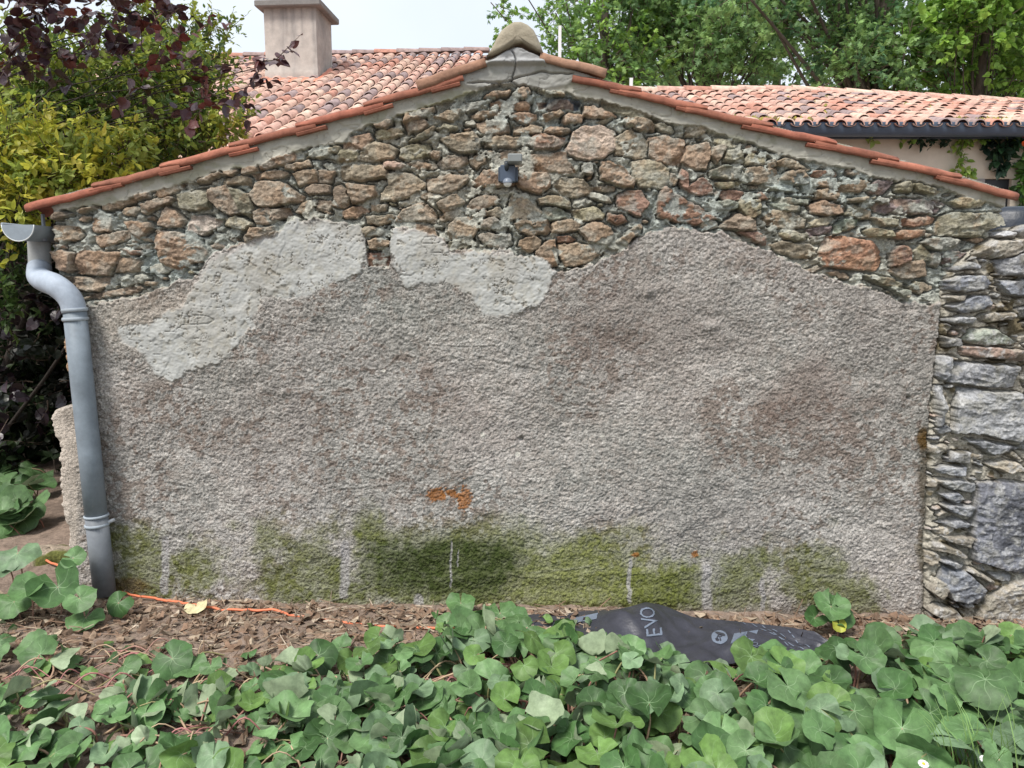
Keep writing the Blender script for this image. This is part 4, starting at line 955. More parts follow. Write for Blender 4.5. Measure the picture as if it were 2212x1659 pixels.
# ------------------------------------------------------------------ security light
lo_ = P(*S2(1270, 435), -.05); sl = empty("security_light", lo_); tag(sl, "small blue-grey outdoor motion light on the bare stone gable", "wall light")
def pb(ua, va, ub, vb, ya, yb, name, C, bev, m=M_dark, par=sl):
    a = P(*S2(ua, va), ya); b = P(*S2(ub, vb), ya); A = Acc(); box(A, (a[0], ya, b[2]), (b[0], yb, a[2]), C, bev); return under(A.build(name, m, smooth=False), par)
pb(1245.5, 417, 1295, 454, -.062, -.01, "backplate", (.05, .068, .098), .004)
pb(1250.6, 412, 1288.5, 455.5, -.095, -.055, "body", (.062, .085, .125), .005)
hd = empty("lamp_head"); hd.parent = sl
a = P(*S2(1251, 400), -.12); b = P(*S2(1305, 400), -.12); zc = a[2] + .002
A = Acc(); th = np.linspace(0, 2 * math.pi, 18, endpoint=False)
prf = [(-.175, -.028), (-.185, -.018), (-.182, .004), (-.165, .02), (-.13, .028), (-.09, .026), (-.062, .012), (-.06, -.010), (-.08, -.004), (-.10, -.001), (-.12, -.010), (-.14, -.022)]
n = len(prf); V = [[x, p[0], zc + p[1]] for x in (a[0], a[0] + (b[0] - a[0]) * .36) for p in prf]; i = np.arange(n)
A.add(V, [np.stack([i, (i + 1) % n, (i + 1) % n + n, i + n], 1)[:, ::-1], np.arange(n)[None], (np.arange(n)[::-1] + n)[None]], (.22, .24, .26)); under(A.build("housing", M_dark, smooth=False), sl).parent = sl
A = Acc(); box(A, (a[0] + (b[0] - a[0]) * .34, -.19, zc - .022), (b[0], -.075, zc + .021), (.20, .215, .215), .006); under(A.build("floodlight_panel", M_dark, smooth=False), sl)
bpy.data.objects.remove(hd)
A = Acc(); ck = P(*S2(1269.5, 405), -.10); tube(A, [(ck[0] - .006, -.085, ck[2] - .04), (ck[0] - .006, -.11, ck[2])], .012, 12, (.04, .05, .06)); under(A.build("swivel", M_dark), sl)
def sph(A, c, r, z0f, z1f, C, n=20, k=9):
    V = []
    for a in np.linspace(z0f, z1f, k):
        for t in np.linspace(0, 2 * math.pi, n, endpoint=False): V.append([c[0] + r * math.cos(a) * math.cos(t), c[1] + r * math.cos(a) * math.sin(t), c[2] + r * math.sin(a)])
    i, j = np.meshgrid(np.arange(k - 1), np.arange(n), indexing='ij'); A.add(V, [np.stack([i * n + j, i * n + (j + 1) % n, (i + 1) * n + (j + 1) % n, (i + 1) * n + j], -1).reshape(-1, 4)], C)
dc = P(*S2(1269, 457), -.12)
A = Acc(); sph(A, dc, .0255, -.03, 1.57, (.17, .20, .25)); under(A.build("sensor_hood", M_dark), sl)
A = Acc(); sph(A, dc + np.array([0, 0, -.001]), .0215, -1.57, 0, (.66, .67, .64)); under(A.build("sensor_lens", M_plain), sl)

# ------------------------------------------------------------------ pole(s), tarp bin
A = Acc(); a = P(1209, 55, 6.0); b = P(1211, 160, 6.0); prism(A, [(a[0] - .022, 0), (a[0] + .03, 0), (a[0] + .022, a[2]), (a[0] - .014, a[2])], 6.0, 6.05, (.75, .75, .74)); o = A.build("white_pole", M_plain, smooth=False)
tag(o, "tall white pole standing behind the shed right of the ridge end", "pole")
A = Acc(); a = P(1364, 168, 6.5); prism(A, [(a[0] - .02, 0), (a[0] + .02, 0), (a[0] + .02, a[2]), (a[0] - .02, a[2])], 6.5, 6.54, (.72, .74, .75)); o = A.build("white_post", M_plain, smooth=False)
tag(o, "short white post end just above the right roof slope of the shed", "post")
A = Acc(); c = P(2205, 470, .75); rad = [.20, .23, .245, .24, .2, .1]; zz = [-1.4, -.6, -.1, .02, .06, .075]
V = [[c[0] + .03 + r_ * math.cos(t), .9 + r_ * math.sin(t), c[2] + z] for r_, z in zip(rad, zz) for t in np.linspace(0, 2 * math.pi, 20, endpoint=False)]
i, j = np.meshgrid(np.arange(5), np.arange(20), indexing='ij'); A.add(V, [np.stack([i * 20 + j, i * 20 + (j + 1) % 20, (i + 1) * 20 + (j + 1) % 20, (i + 1) * 20 + j], -1).reshape(-1, 4), (np.arange(20) + 100)[None]], (.015, .022, .035))
tag(A.build("water_butt", M_sheet), "dark blue-grey water butt behind the stone wall at the right eave", "water butt")
# ------------------------------------------------------------------ ground
def ground_h(x, y):
    return -.024 * x + .05 * (fbm(x * .8, y * .8, 201, 3) - .5) + .03 * (fbm(x * 5, y * 5, 203, 3) - .5) + .02 * (fbm(x * 22, y * 22, 205, 2) - .5)
def gh(x, y): return float(ground_h(np.array([x]), np.array([y]))[0])
A = Acc()
def patch(xs, ys, dz=0.0):
    Xg, Yg = np.meshgrid(xs, ys); Zg = ground_h(Xg, Yg) + dz; n = len(xs); i, j = np.meshgrid(np.arange(len(ys) - 1), np.arange(n - 1), indexing='ij'); b = i * n + j
    n4 = fbm(Xg * 3, Yg * 3, 207, 4)[..., None]; n5 = fbm(Xg * 20, Yg * 20, 209, 3)[..., None]
    C = np.array([.235, .18, .145]) * (.6 + .5 * n4 + .4 * n5)
    A.add(np.stack([Xg, Yg, Zg], -1).reshape(-1, 3), [np.stack([b, b + 1, b + n + 1, b + n], -1).reshape(-1, 4)], C.reshape(-1, 3))
xs = np.concatenate([[-200, -80, -30, -14, -9], np.arange(-6, 4.5, .022), [5, 8, 14, 30, 80, 200]]); ys = np.concatenate([[-60, -20, -8, -5], np.arange(-3, .2, .022), np.arange(.25, 4, .06), [4.5, 6, 9, 14, 25, 60, 200]])
patch(xs, ys); tag(A.build("ground", M_soil), kind="structure")

# ------------------------------------------------------------------ instancing of leaves
def inst(A, tv, tf, pos, fwd, nrm, scale, C, uv=None, m=0, jit=None):
    """tv: template verts (n,3): x along leaf, y across, z normal"""
    N = len(pos); fwd = fwd / (np.linalg.norm(fwd, axis=1)[:, None] + 1e-9)
    nrm = nrm - fwd * (nrm * fwd).sum(1)[:, None]; nrm /= np.linalg.norm(nrm, axis=1)[:, None] + 1e-9; sd_ = np.cross(nrm, fwd)
    T = tv if tv.ndim == 3 else np.broadcast_to(tv, (N,) + tv.shape)
    sc = np.broadcast_to(np.asarray(scale), (N,))[:, None, None]
    V = pos[:, None] + sc * (T[..., 0:1] * fwd[:, None] + T[..., 1:2] * sd_[:, None] + T[..., 2:3] * nrm[:, None])
    n = T.shape[1]; off = (np.arange(N) * n)[:, None, None]
    Fs = [(f[None] + off).reshape(-1, f.shape[1]) for f in tf]
    A.add(V.reshape(-1, 3), Fs, np.repeat(C, n, 0), m, uv=None if uv is None else np.tile(uv, (N, 1)))
oval_v = np.array([(0, 0, 0), (.3, 0, -.02), (.65, 0, -.02), (1, 0, -.1), (.28, .2, .04), (.62, .19, .03), (.28, -.2, .04), (.62, -.19, .03)])
oval_f = [np.array([(0, 1, 4), (0, 6, 1), (2, 3, 5), (2, 7, 3)]), np.array([(1, 2, 5, 4), (1, 6, 7, 2)])]
wide_v = oval_v * np.array([1, 1.9, 1.5]); 
oa = [(0, 0), (.18, .06), (.22, .34), (.33, .14), (.48, .46), (.58, .15), (.78, .30), (.82, .08), (1, 0), (.82, -.08), (.78, -.30), (.58, -.15), (.48, -.46), (.33, -.14), (.22, -.34), (.18, -.06)]
oak_v = np.array([(x, y, -.25 * abs(y) - .12 * x * x) for x, y in oa] + [(.45, 0, 0)]); oak_f = [np.array([(i, (i + 1) % 16, 16) for i in range(16)])[:, ::-1]]
ha = [(0, 0), (-.06, .2), (.1, .42), (.4, .48), (.72, .36), (.92, .14), (1.05, 0), (.92, -.14), (.72, -.36), (.4, -.48), (.1, -.42), (-.06, -.2)]
heart_v = np.array([(x, y, .28 * abs(y) ** 1.3 - .15 * x * x + .03 * math.sin(9 * x + 5 * y)) for x, y in ha] + [(.3, 0, 0), (.65, 0, -.05)])
heart_f = [np.array([(0, 1, 12), (1, 2, 12), (2, 3, 12), (3, 4, 13), (4, 5, 13), (5, 6, 13), (6, 7, 13), (7, 8, 13), (8, 9, 13), (9, 10, 12), (10, 11, 12), (11, 0, 12), (3, 13, 12), (9, 12, 13)])[:, ::-1]]
def unit(n): v = rng.normal(size=(n, 3)); return v / np.linalg.norm(v, axis=1)[:, None]
def crown(A, At, blobs, ntw, nl, tw_len, leaf, tf, lsize, pal, up=.35, spread=.9, rnd_n=.5, tipbright=0.0, shell=.5, tr=.004, barkc=(.12, .09, .07), light=None):
    """blobs: (centre, radii); twigs in each blob with leaves along them"""
    for c, r in blobs:
        c = np.array(c, float); r = np.array(r, float)
        n = max(3, int(ntw * (r[0] * r[1] * r[2]) ** (2 / 3.)))
        d = unit(n); rad = (shell + (1 - shell) * rng.random(n)) ** 1.0; base = c + d * r * rad[:, None]
        td = d * .9 + unit(n) * .7 + np.array([0, 0, up]); td /= np.linalg.norm(td, axis=1)[:, None]
        L = tw_len * rng.uniform(.6, 1.3, n)
        k = nl; t = (np.arange(k) + .5) / k
        pos = base[:, None] + td[:, None] * (L[:, None] * t)[..., None] + rng.normal(0, .006, (n, k, 3))
        tb = np.repeat(td, k, 0); f = tb * .5 + unit(n * k) * spread; f /= np.linalg.norm(f, axis=1)[:, None]
        nr = np.array([0, 0, 1.0]) + unit(n * k) * rnd_n + np.repeat(d, k, 0) * .35
        pc = np.array(pal)[rng.integers(0, len(pal), n)]; C = np.repeat(pc, k, 0) * rng.uniform(.75, 1.3, (n * k, 1))
        inst(A, leaf, tf, pos.reshape(-1, 3), f, nr, lsize * rng.uniform(.65, 1.25, n * k), C)
        if At is not None:
            for b_, q, l in list(zip(base, td, L))[::2]:
                s = b_ + (c - b_) * .35; tube(At, [s, b_, b_ + q * l], [tr * 1.8, tr, tr * .4], 3, barkc, cap=False)
def trunk(A, base, top, r0, blobs, C=(.10, .08, .065), n=8, sag=.15, lr=.35):
    base = np.array(base, float); top = np.array(top, float); ts = np.linspace(0, 1, 7)
    pts = [base + (top - base) * t + np.array([.12 * math.sin(3 * t + base[0]), .1 * math.sin(4 * t), 0]) * (t > 0) for t in ts]
    tube(A, pts, [r0 * (1 - .6 * t) for t in ts], n, C)
    for c, r in blobs:
        c = np.array(c, float); t = np.clip((c[2] - base[2]) / (top[2] - base[2]) * .75 - .1, .15, .95); s = base + (top - base) * t
        mid = (s + c) / 2 + rng.normal(0, .12, 3) + np.array([0, 0, sag]); tube(A, spline([s, mid, c], 5), np.linspace(r0 * lr * .4, r0 * .06, 11), 6, C)
def plant(name, label, cat, base, blobs, tops=None, r0=.08, group=None, leaf=(oval_v, oval_f), fm=M_fol, **k):
    e = empty(name, base); tag(e, label, cat, group); At = Acc(); A = Acc()
    trunk(At, base, tops or (np.mean([b[0] for b in blobs], 0)), r0, blobs, sag=k.pop('sag', .15), C=(.10, .08, .065) if cat == 'tree' and 'purple' not in label else (.035, .028, .024)); crown(A, At, blobs, leaf=leaf[0], tf=leaf[1], **k)
    under(At.build("trunk", M_bark), e); under(A.build("crown", fm, smooth=False), e); return e
# --- tall trees behind the houses, right
def bl(lst): return [(P(u, v, y), r) for u, v, y, r in lst]
G1 = [(.19, .32, .11), (.22, .36, .12), (.17, .29, .12), (.26, .39, .13)]
G2 = [(.22, .38, .06), (.26, .42, .075), (.18, .33, .06)]
G3 = [(.14, .26, .045), (.18, .32, .055), (.12, .22, .045)]
def cloud(n, u0, u1, v0, v1, y0, y1, r0, r1, seed, holes=()):
    r = np.random.default_rng(seed); o = []
    for _ in range(n * 3):
        u, v, y = r.uniform(u0, u1), r.uniform(v0, v1), r.uniform(y0, y1)
        if any(((u - h[0]) / h[2]) ** 2 + ((v - h[1]) / h[3]) ** 2 < 1 for h in holes): continue
        q = r.uniform(r0, r1); o.append((P(u, v, y), (q, q, q * .75)))
        if len(o) >= n: break
    return o
holes = [(1735, 112, 75, 52), (2190, 180, 40, 40)]
TR = "trees behind the houses"
def place_tree(name, label, u, y, blobs, r0, **k):
    b = P(u, 595, y); base = (b[0], y, -.1); top = (b[0] + .2, y, 7.5); return plant(name, label, "tree", base, blobs, tops=top, r0=r0, group=TR, **k)
oakk = dict(leaf=(oak_v, oak_f), nl=8, tw_len=.34, lsize=.13, up=.15, spread=1.0, rnd_n=.75, shell=.25, tr=.006)
place_tree("oak_tree", "feathery light green tree rising right behind the ridge end of the shed", 1290, 12.0, cloud(24, 1190, 1420, -110, 150, 11, 13.5, .55, .95, 1) + bl([(1060, 5, 11.5, (.35, .3, .2)), (1100, 40, 11.5, (.3, .3, .25)), (1130, -20, 11.5, (.5, .4, .3)), (1075, 75, 11.5, (.14, .14, .16))]), .16, ntw=78, pal=G1 + G2, **oakk)
place_tree("oak_tree", "broad oak with dark trunk and grey-green leaves behind the middle of the right roof", 1850, 11.0, cloud(34, 1600, 2010, -100, 165, 9.8, 12.5, .5, .9, 2, holes), .34, ntw=78, pal=G1 + [(.09, .19, .085)], **oakk)
place_tree("oak_tree", "leafy oak between the feathery tree and the gap of bright sky", 1500, 12.4, cloud(34, 1380, 1690, -100, 175, 11, 14, .6, .95, 3, holes), .2, ntw=78, pal=G1, **oakk)
place_tree("maple_tree", "bright yellow-green tree above the far right end of the tiled roof", 2080, 10.0, cloud(34, 1950, 2260, -60, 185, 9.0, 11.5, .45, .8, 4, holes), .13, ntw=95, pal=G2 + G3, leaf=(heart_v, heart_f), nl=9, tw_len=.3, lsize=.10, up=.1, spread=1.0, rnd_n=.7, shell=.25, tr=.005)
place_tree("oak_tree", "darker tree mass closing the top right corner of the view", 2240, 13.5, cloud(26, 2050, 2420, -80, 240, 13, 16, .9, 1.3, 5, [(2190, 185, 30, 30)]), .3, ntw=34, pal=[(.10, .19, .05), (.12, .23, .06)], **{**oakk, 'lsize': .2})
place_tree("oak_tree", "distant pale tree low behind the ridge of the right roof", 1650, 18.0, cloud(26, 1300, 1980, 60, 190, 16.5, 20, .9, 1.3, 6, [(1735, 112, 60, 40)]), .2, ntw=26, pal=[(.20, .31, .12), (.23, .35, .14)], **{**oakk, 'lsize': .2})
# --- shrubs on the left
Y1 = [(.36, .37, .05), (.28, .32, .05), (.19, .26, .05), (.42, .38, .06)]
Y2 = [(.12, .18, .04), (.17, .22, .04), (.21, .25, .05), (.09, .15, .035)]
Y3 = [(.055, .10, .025), (.08, .13, .03), (.05, .09, .03)]
sk = dict(leaf=(oval_v * np.array([1, 1.15, 1]), oval_f), nl=9, up=.5, spread=.8, rnd_n=.6, tr=.003, shell=.3)
SG = "shrubs left of the shed"
plant("golden_shrub", "bright yellow variegated shrub next to the left verge of the shed", "shrub", (-4.5, 1.1, 0), bl([(40, 400, .9, (.32, .3, .22)), (130, 370, .9, (.34, .3, .2)), (215, 350, 1.1, (.30, .3, .22)), (100, 330, 1.2, (.3, .3, .25)), (20, 340, .9, (.3, .3, .3)), (270, 335, 1.3, (.22, .2, .16)), (30, 470, .8, (.22, .25, .2)), (170, 400, .9, (.22, .2, .12))]), r0=.04, group=SG, tw_len=.17, lsize=.062, ntw=1300, pal=[(.50, .50, .07), (.40, .43, .06), (.27, .35, .07), (.55, .50, .09), (.33, .40, .10)], **sk)
plant("privet_shrub", "large dark and yellow-green shrub behind the golden one, against the tiled roof", "shrub", (-5.2, 2.6, 0), cloud(30, -40, 420, 120, 330, 1.6, 2.7, .26, .42, 31) + bl([(360, 300, 1.7, (.32, .3, .22)), (420, 285, 1.9, (.26, .25, .16)), (470, 275, 2.0, (.17, .17, .12)), (330, 210, 2, (.35, .3, .3)), (400, 200, 2.1, (.2, .2, .26))]), r0=.05, group=SG, tw_len=.2, lsize=.062, ntw=620, pal=Y2 + Y3[:1] + [(.30, .36, .06), (.36, .40, .07), (.24, .31, .05)], **sk)
plant("privet_shrub", "airy yellow-green bush tip sticking up against the sky left of the chimney", "shrub", (-5.6, 2.9, 0), bl([(400, 70, 2.6, (.25, .2, .2)), (440, 95, 2.6, (.16, .16, .16)), (480, 62, 2.6, (.13, .12, .09)), (350, 110, 2.6, (.3, .2, .25)), (300, 60, 2.6, (.3, .3, .3)), (420, 125, 2.6, (.12, .12, .12)), (500, 55, 2.6, (.05, .05, .04))]), r0=.03, group=SG, tw_len=.16, lsize=.05, ntw=900, pal=Y2[1:] + Y1[:3], **sk)
plant("golden_shrub", "small golden shoots in front of the lower left end of the pink tiled roof", "shrub", (-5.0, 2.4, 0), bl([(505, 262, 1.8, (.13, .12, .09)), (470, 290, 1.8, (.15, .12, .08)), (515, 235, 1.8, (.05, .05, .06)), (440, 300, 1.8, (.15, .12, .06))]), r0=.02, group=SG, tw_len=.12, lsize=.05, ntw=1300, pal=Y1 + Y2[2:3], **sk)
# dark hedge behind, closes the view left of the corner
plant("dark_hedge", "deep dark hedge standing behind the left corner of the shed", "hedge", (-4.6, 3.2, 0), [((x, y, z), (.55, .45, .5)) for x in np.arange(-8.2, -2.9, .75) for z in (.35, 1.1, 1.9, 2.6) for y in (3.4 + .3 * math.sin(x * 5 + z),)] + [((x, 4.6, z), (.7, .4, .6)) for x in np.arange(-9, -2.5, .9) for z in (.5, 1.6, 2.7)] + bl([(u, v, 2.75, (.36, .3, .3)) for u in (-40, 40, 115) for v in (500, 620, 740, 860, 950)]), r0=.06, tw_len=.25, lsize=.10, ntw=330, pal=[(.02, .035, .014), (.03, .05, .016), (.018, .02, .016)], leaf=(oval_v * np.array([1, 1.4, 1]), oval_f), nl=8, up=.2, spread=1, rnd_n=.9, tr=.004, shell=.2)
# purple-leaved tree
PU = [(.05, .022, .028), (.07, .028, .03), (.045, .026, .036), (.10, .025, .022), (.06, .035, .045)]
pb_ = bl([(-20, 30, .5, (.35, .3, .2)), (60, 20, .6, (.35, .3, .22)), (150, 20, .7, (.35, .3, .2)), (240, 40, .8, (.3, .3, .2)), (330, 30, .9, (.3, .3, .2)), (400, 10, 1.0, (.25, .2, .12)), (130, 110, .8, (.28, .2, .16)), (320, 130, 1.0, (.25, .2, .14)), (395, 160, 1.1, (.16, .15, .10)), (350, 190, 1.1, (.18, .15, .10)), (470, 170, 1.2, (.20, .15, .12)), (530, 190, 1.2, (.15, .12, .11)), (500, 220, 1.2, (.16, .12, .09)), (560, 145, 1.2, (.06, .05, .04)), (590, 130, 1.2, (.025, .02, .02)), (30, 130, .7, (.2, .2, .1)), (440, 240, 1.1, (.12, .1, .05)), (300, 200, 1.0, (.10, .08, .06))])
plant("purple_tree", "purple-leaved tree whose branches hang in from the top left corner", "tree", (-4.9, 1.6, 0), pb_, tops=(-4.4, 1.2, 4.2), r0=.045, leaf=(heart_v, heart_f), fm=M_purp, sag=.25, tw_len=.2, lsize=.064, ntw=200, nl=5, pal=PU, up=-.1, spread=.9, rnd_n=.8, tr=.004, shell=.1)
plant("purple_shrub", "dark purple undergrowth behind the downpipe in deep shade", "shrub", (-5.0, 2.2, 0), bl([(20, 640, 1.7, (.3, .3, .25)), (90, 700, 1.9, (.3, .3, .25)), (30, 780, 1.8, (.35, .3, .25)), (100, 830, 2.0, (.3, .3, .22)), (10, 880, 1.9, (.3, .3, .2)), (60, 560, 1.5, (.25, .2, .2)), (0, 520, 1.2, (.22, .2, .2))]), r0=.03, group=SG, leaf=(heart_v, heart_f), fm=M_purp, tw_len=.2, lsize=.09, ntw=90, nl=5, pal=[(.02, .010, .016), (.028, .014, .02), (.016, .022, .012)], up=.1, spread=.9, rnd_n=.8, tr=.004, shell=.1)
plant("privet_shrub", "dark green sprays of leaves just left of the swan-neck pipe", "shrub", (-4.5, 1.3, 0), bl([(25, 560, .8, (.16, .15, .14)), (40, 620, .8, (.15, .12, .12)), (10, 680, .8, (.12, .12, .1)), (30, 500, .9, (.15, .15, .1))]), r0=.02, group=SG, tw_len=.15, lsize=.06, ntw=900, pal=[(.05, .10, .02), (.08, .13, .03), (.04, .075, .02)], **sk)

# --- creepers on the cream wall
yc = 8.4 + ey + .16
CG = "creeper tufts on the cream wall"
def creeper(label, l, pal_, ls=.085, ntw=1500, flowers=0):
    bs = bl([(u, v, yc, (r, .06, rz)) for u, v, r, rz in l]); e = empty("creeper", P(l[0][0], l[0][1], yc)); tag(e, label, "climbing plant", CG)
    A = Acc(); At = Acc(); crown(A, At, bs, ntw=ntw, nl=6, tw_len=.10, leaf=oval_v * np.array([1, 1.3, 1]), tf=oval_f, lsize=ls, pal=pal_, up=-.5, spread=1.1, rnd_n=1.0, shell=.1, tr=.003)
    for a_, b_ in zip(l[:-1], l[1:]): tube(At, [P(a_[0], a_[1], yc), P(b_[0], b_[1], yc)], .004, 4, (.2, .2, .08))
    tube(At, [P(l[0][0], l[0][1], yc), P(l[0][0] + 4, 280, yc)], .004, 4, (.2, .2, .08))
    under(At.build("stem", M_stem), e); under(A.build("foliage", M_fol, smooth=False), e)
    for _ in range(flowers):
        b = bs[rng.integers(len(bs))]; c = b[0] + unit(1)[0] * b[1] * .9; c[1] = yc - .09; A2 = Acc()
        for t in range(5):
            a = t * 1.256; A2.add([c, c + np.array([.035 * math.cos(a), -.03, .035 * math.sin(a)]), c + np.array([.035 * math.cos(a + 1.1), -.03, .035 * math.sin(a + 1.1)])], [np.array([[0, 1, 2]])], (.75, .13, .03))
        under(A2.build("flower", M_plain, smooth=False), e)
LG = [(.30, .42, .08), (.22, .36, .07), (.36, .46, .13)]; DG = [(.025, .06, .03), (.03, .08, .03), (.02, .045, .03)]
creeper("small pale green sprig hanging leftmost under the dark gutter", [(1885, 295, .05, .07)], LG)
creeper("tiny light sprig second from the left below the gutter", [(1966, 290, .05, .04)], LG)
creeper("flat dark green tuft under the gutter with a lighter leaf cluster", [(1990, 297, .16, .05), (2035, 292, .12, .05)], DG + LG[1:2], flowers=1)
creeper("long light green strand hanging furthest down the cream wall", [(2083, 285, .10, .05), (2080, 310, .08, .07), (2076, 345, .06, .07), (2082, 368, .08, .07)], LG)
creeper("large dark leafy creeper clump under the gutter near the corner", [(2140, 292, .13, .08), (2160, 315, .16, .12), (2170, 350, .09, .10), (2195, 300, .10, .10)], DG, ls=.12, flowers=2)
creeper("light green sprays on top of the dark clump by the gutter", [(2125, 288, .06, .04), (2172, 283, .07, .04)], LG)
creeper("trumpet creeper with orange flowers at the far right edge", [(2210, 300, .12, .1), (2215, 350, .10, .12), (2212, 400, .08, .14), (2212, 450, .09, .1)], [(.09, .2, .04), (.14, .26, .06), (.06, .13, .04)], ls=.12, flowers=5)

# ------------------------------------------------------------------ broad kidney leaves (winter heliotrope)
def kidney(seed, fold=0.0, curl=0.0, rings=7, seg=34):
    r = np.random.default_rng(seed); gap = r.uniform(.10, .28); th = np.linspace(-math.pi + gap, math.pi - gap, seg)
    R = .56 * (1 - .10 * np.cos(2 * th) * -1 * .5) * (1 + .13 * np.abs(np.sin(th)) ** 2 - .10 * (np.abs(th) > 2.5)) * (1 + .022 * np.sin(th * 11 + r.uniform(0, 6)) + .03 * np.sin(th * 5 + r.uniform(0, 6)))
    V = [(0, 0, 0)]; uv = [(0, 0)]; ph = r.uniform(0, 6, 4); cup = r.uniform(-.40, .55)
    for k in range(1, rings + 1):
        f = (k / rings) ** .85; x = R * f * np.cos(th); y = R * f * np.sin(th)
        z = cup * (x * x + y * y) + f ** 2 * (.065 * np.sin(3 * th + ph[0]) + .045 * np.sin(5 * th + ph[1]) + .02 * np.sin(8 * th + ph[3])) - .12 * f * np.exp(-f * 4) + .012 * np.abs(np.sin(th * 3.5)) * f
        z = z - curl * x * x * 1.2
        if fold:
            a = fold; ya = np.abs(y); y2 = y * math.cos(a) ; z = z + ya * math.sin(a); y = y2
        V += list(zip(x, y, z)); uv += list(zip(.95 * f * np.cos(th), .95 * f * np.sin(th)))
    V = np.array(V); i = np.arange(seg - 1); tri = np.stack([np.zeros(seg - 1, int), 1 + i, 2 + i], 1)
    k, j = np.meshgrid(np.arange(rings - 1), i, indexing='ij'); b = 1 + k * seg + j
    return V, [tri, np.stack([b, b + seg, b + seg + 1, b + 1], -1).reshape(-1, 4)], np.array(uv)
flatv = [kidney(s, fold=[0, 0, .15, .3][s % 4], curl=[0, .2, .4][s % 3]) for s in range(10)]
foldv = [kidney(s + 50, fold=[.7, 1.0, -.6, 1.2][s % 4], curl=[.5, -.6, .9][s % 3]) for s in range(8)]
LP = [(.10, .19, .07), (.085, .165, .06), (.12, .215, .085), (.055, .12, .038), (.115, .205, .055), (.14, .22, .12)]
def heliotrope(A, pts, r_=rng):
    """pts rows: x,y,z(leaf), size, folded?, yaw, tilt"""
    for (x, y, z, s, fo, yaw, tilt, col) in pts:
        T = (foldv if fo else flatv)[r_.integers(8)]
        f = np.array([math.cos(yaw), math.sin(yaw), 0.0]); n = np.array([r_.normal(0, .36), -tilt + r_.normal(0, .3), 1.0]) if not fo else np.array([*r_.normal(0, .9, 2), r_.normal(.3, .8)])
        n /= np.linalg.norm(n); f = f - n * f.dot(n)
        inst(A, T[0], T[1], np.array([[x, y, z]]), f[None], n[None], s, np.array([col]), uv=T[2])
        g = gh(x, y); bx, by = x + r_.normal(0, .06 + .25 * (z - g)), y + abs(r_.normal(0, .05 + .15 * (z - g))) * (1 if r_.random() < .5 else -1)
        pc = np.array([(.34, .22, .15), (.30, .15, .12), (.26, .26, .12), (.42, .30, .20)][r_.integers(4)])
        m_ = np.array([(x + bx) / 2 + r_.normal(0, .02), (y + by) / 2, g + (z - g) * .6])
        tube(A, spline([(bx, by, gh(bx, by) - .01), m_, (x, y, z - .003)], 4), [.0055, .005, .005, .005, .0045, .0045, .004, .004, .0038], 5, pc, cap=False, m=1)
def edge_v(u):                                             # how far back (photo row) the leaf cover reaches
    return np.interp(u, [0, 100, 200, 300, 420, 560, 700, 850, 1000, 1200, 1400, 1700, 1850, 1990, 2212, 2500], [1340, 1370, 1385, 1380, 1400, 1385, 1372, 1330, 1300, 1312, 1375, 1385, 1350, 1335, 1340, 1340])
A = Acc(); pts = []; tries = 0
def canopy(u): return np.interp(u, [0, 300, 700, 1000, 1300, 1700, 2212], [.07, .06, .08, .12, .17, .20, .24])
layers = []
while len(pts) < 1900 and tries < 20000:
    tries += 1; x = rng.uniform(-3.0, 3.4); y = rng.uniform(-2.75, -.12); u0_, v0_ = proj(x, y, gh(x, y)); u0_ = float(u0_)
    dens = np.interp(u0_, [0, 200, 600, 900, 1200, 2212], [.36, .30, .50, .85, 1, 1]) + .35 * (v0_ > 1520)
    if rng.random() > dens: continue
    if u0_ < 950 and vn(np.array([x * 2.2]), np.array([y * 2.2]), 77)[0] < .30: continue
    h = canopy(u0_) * rng.uniform(.25, 1.25); z = gh(x, y) + .02 + h; uu, vv = proj(x, y, z)
    if vv < edge_v(float(uu)) + 30: continue
    fo = rng.random() < np.interp(u0_, [0, 900, 1300, 1800], [.42, .38, .20, .04])
    s = rng.triangular(.06, .11, .18) * np.interp(u0_, [0, 1000, 2212], [.92, 1, 1.12]); 
    col = np.array(LP[rng.integers(6)]) * rng.uniform(.7, 1.25)
    if rng.random() < .004: col = np.array((.30, .29, .05))
    pts.append((x, y, z, s, fo, rng.uniform(0, 6.28) if rng.random() < .4 else rng.normal(-1.57, .9), rng.uniform(.1, .6), col))
heliotrope(A, pts)
# small pale leaves and seedlings low down
for _ in range(900):
    x = rng.uniform(-3.0, 3.2); y = rng.uniform(-2.75, -.25); z = gh(x, y) + rng.uniform(.012, .06); uu, vv = proj(x, y, z)
    if vv < edge_v(float(uu)) + 5 or rng.random() > np.interp(float(uu), [0, 1200, 2212], [1, .8, .3]): continue
    T = flatv[rng.integers(8)] if rng.random() < .6 else foldv[rng.integers(8)]
    inst(A, T[0][:1 + 34 * 7], T[1], np.array([[x, y, z]]), unit(1), np.array([[0, 0, 1.0]]) + unit(1) * .6, rng.uniform(.03, .08), np.array([np.array(LP[rng.integers(6)]) * rng.uniform(.9, 1.3)]), uv=T[2])
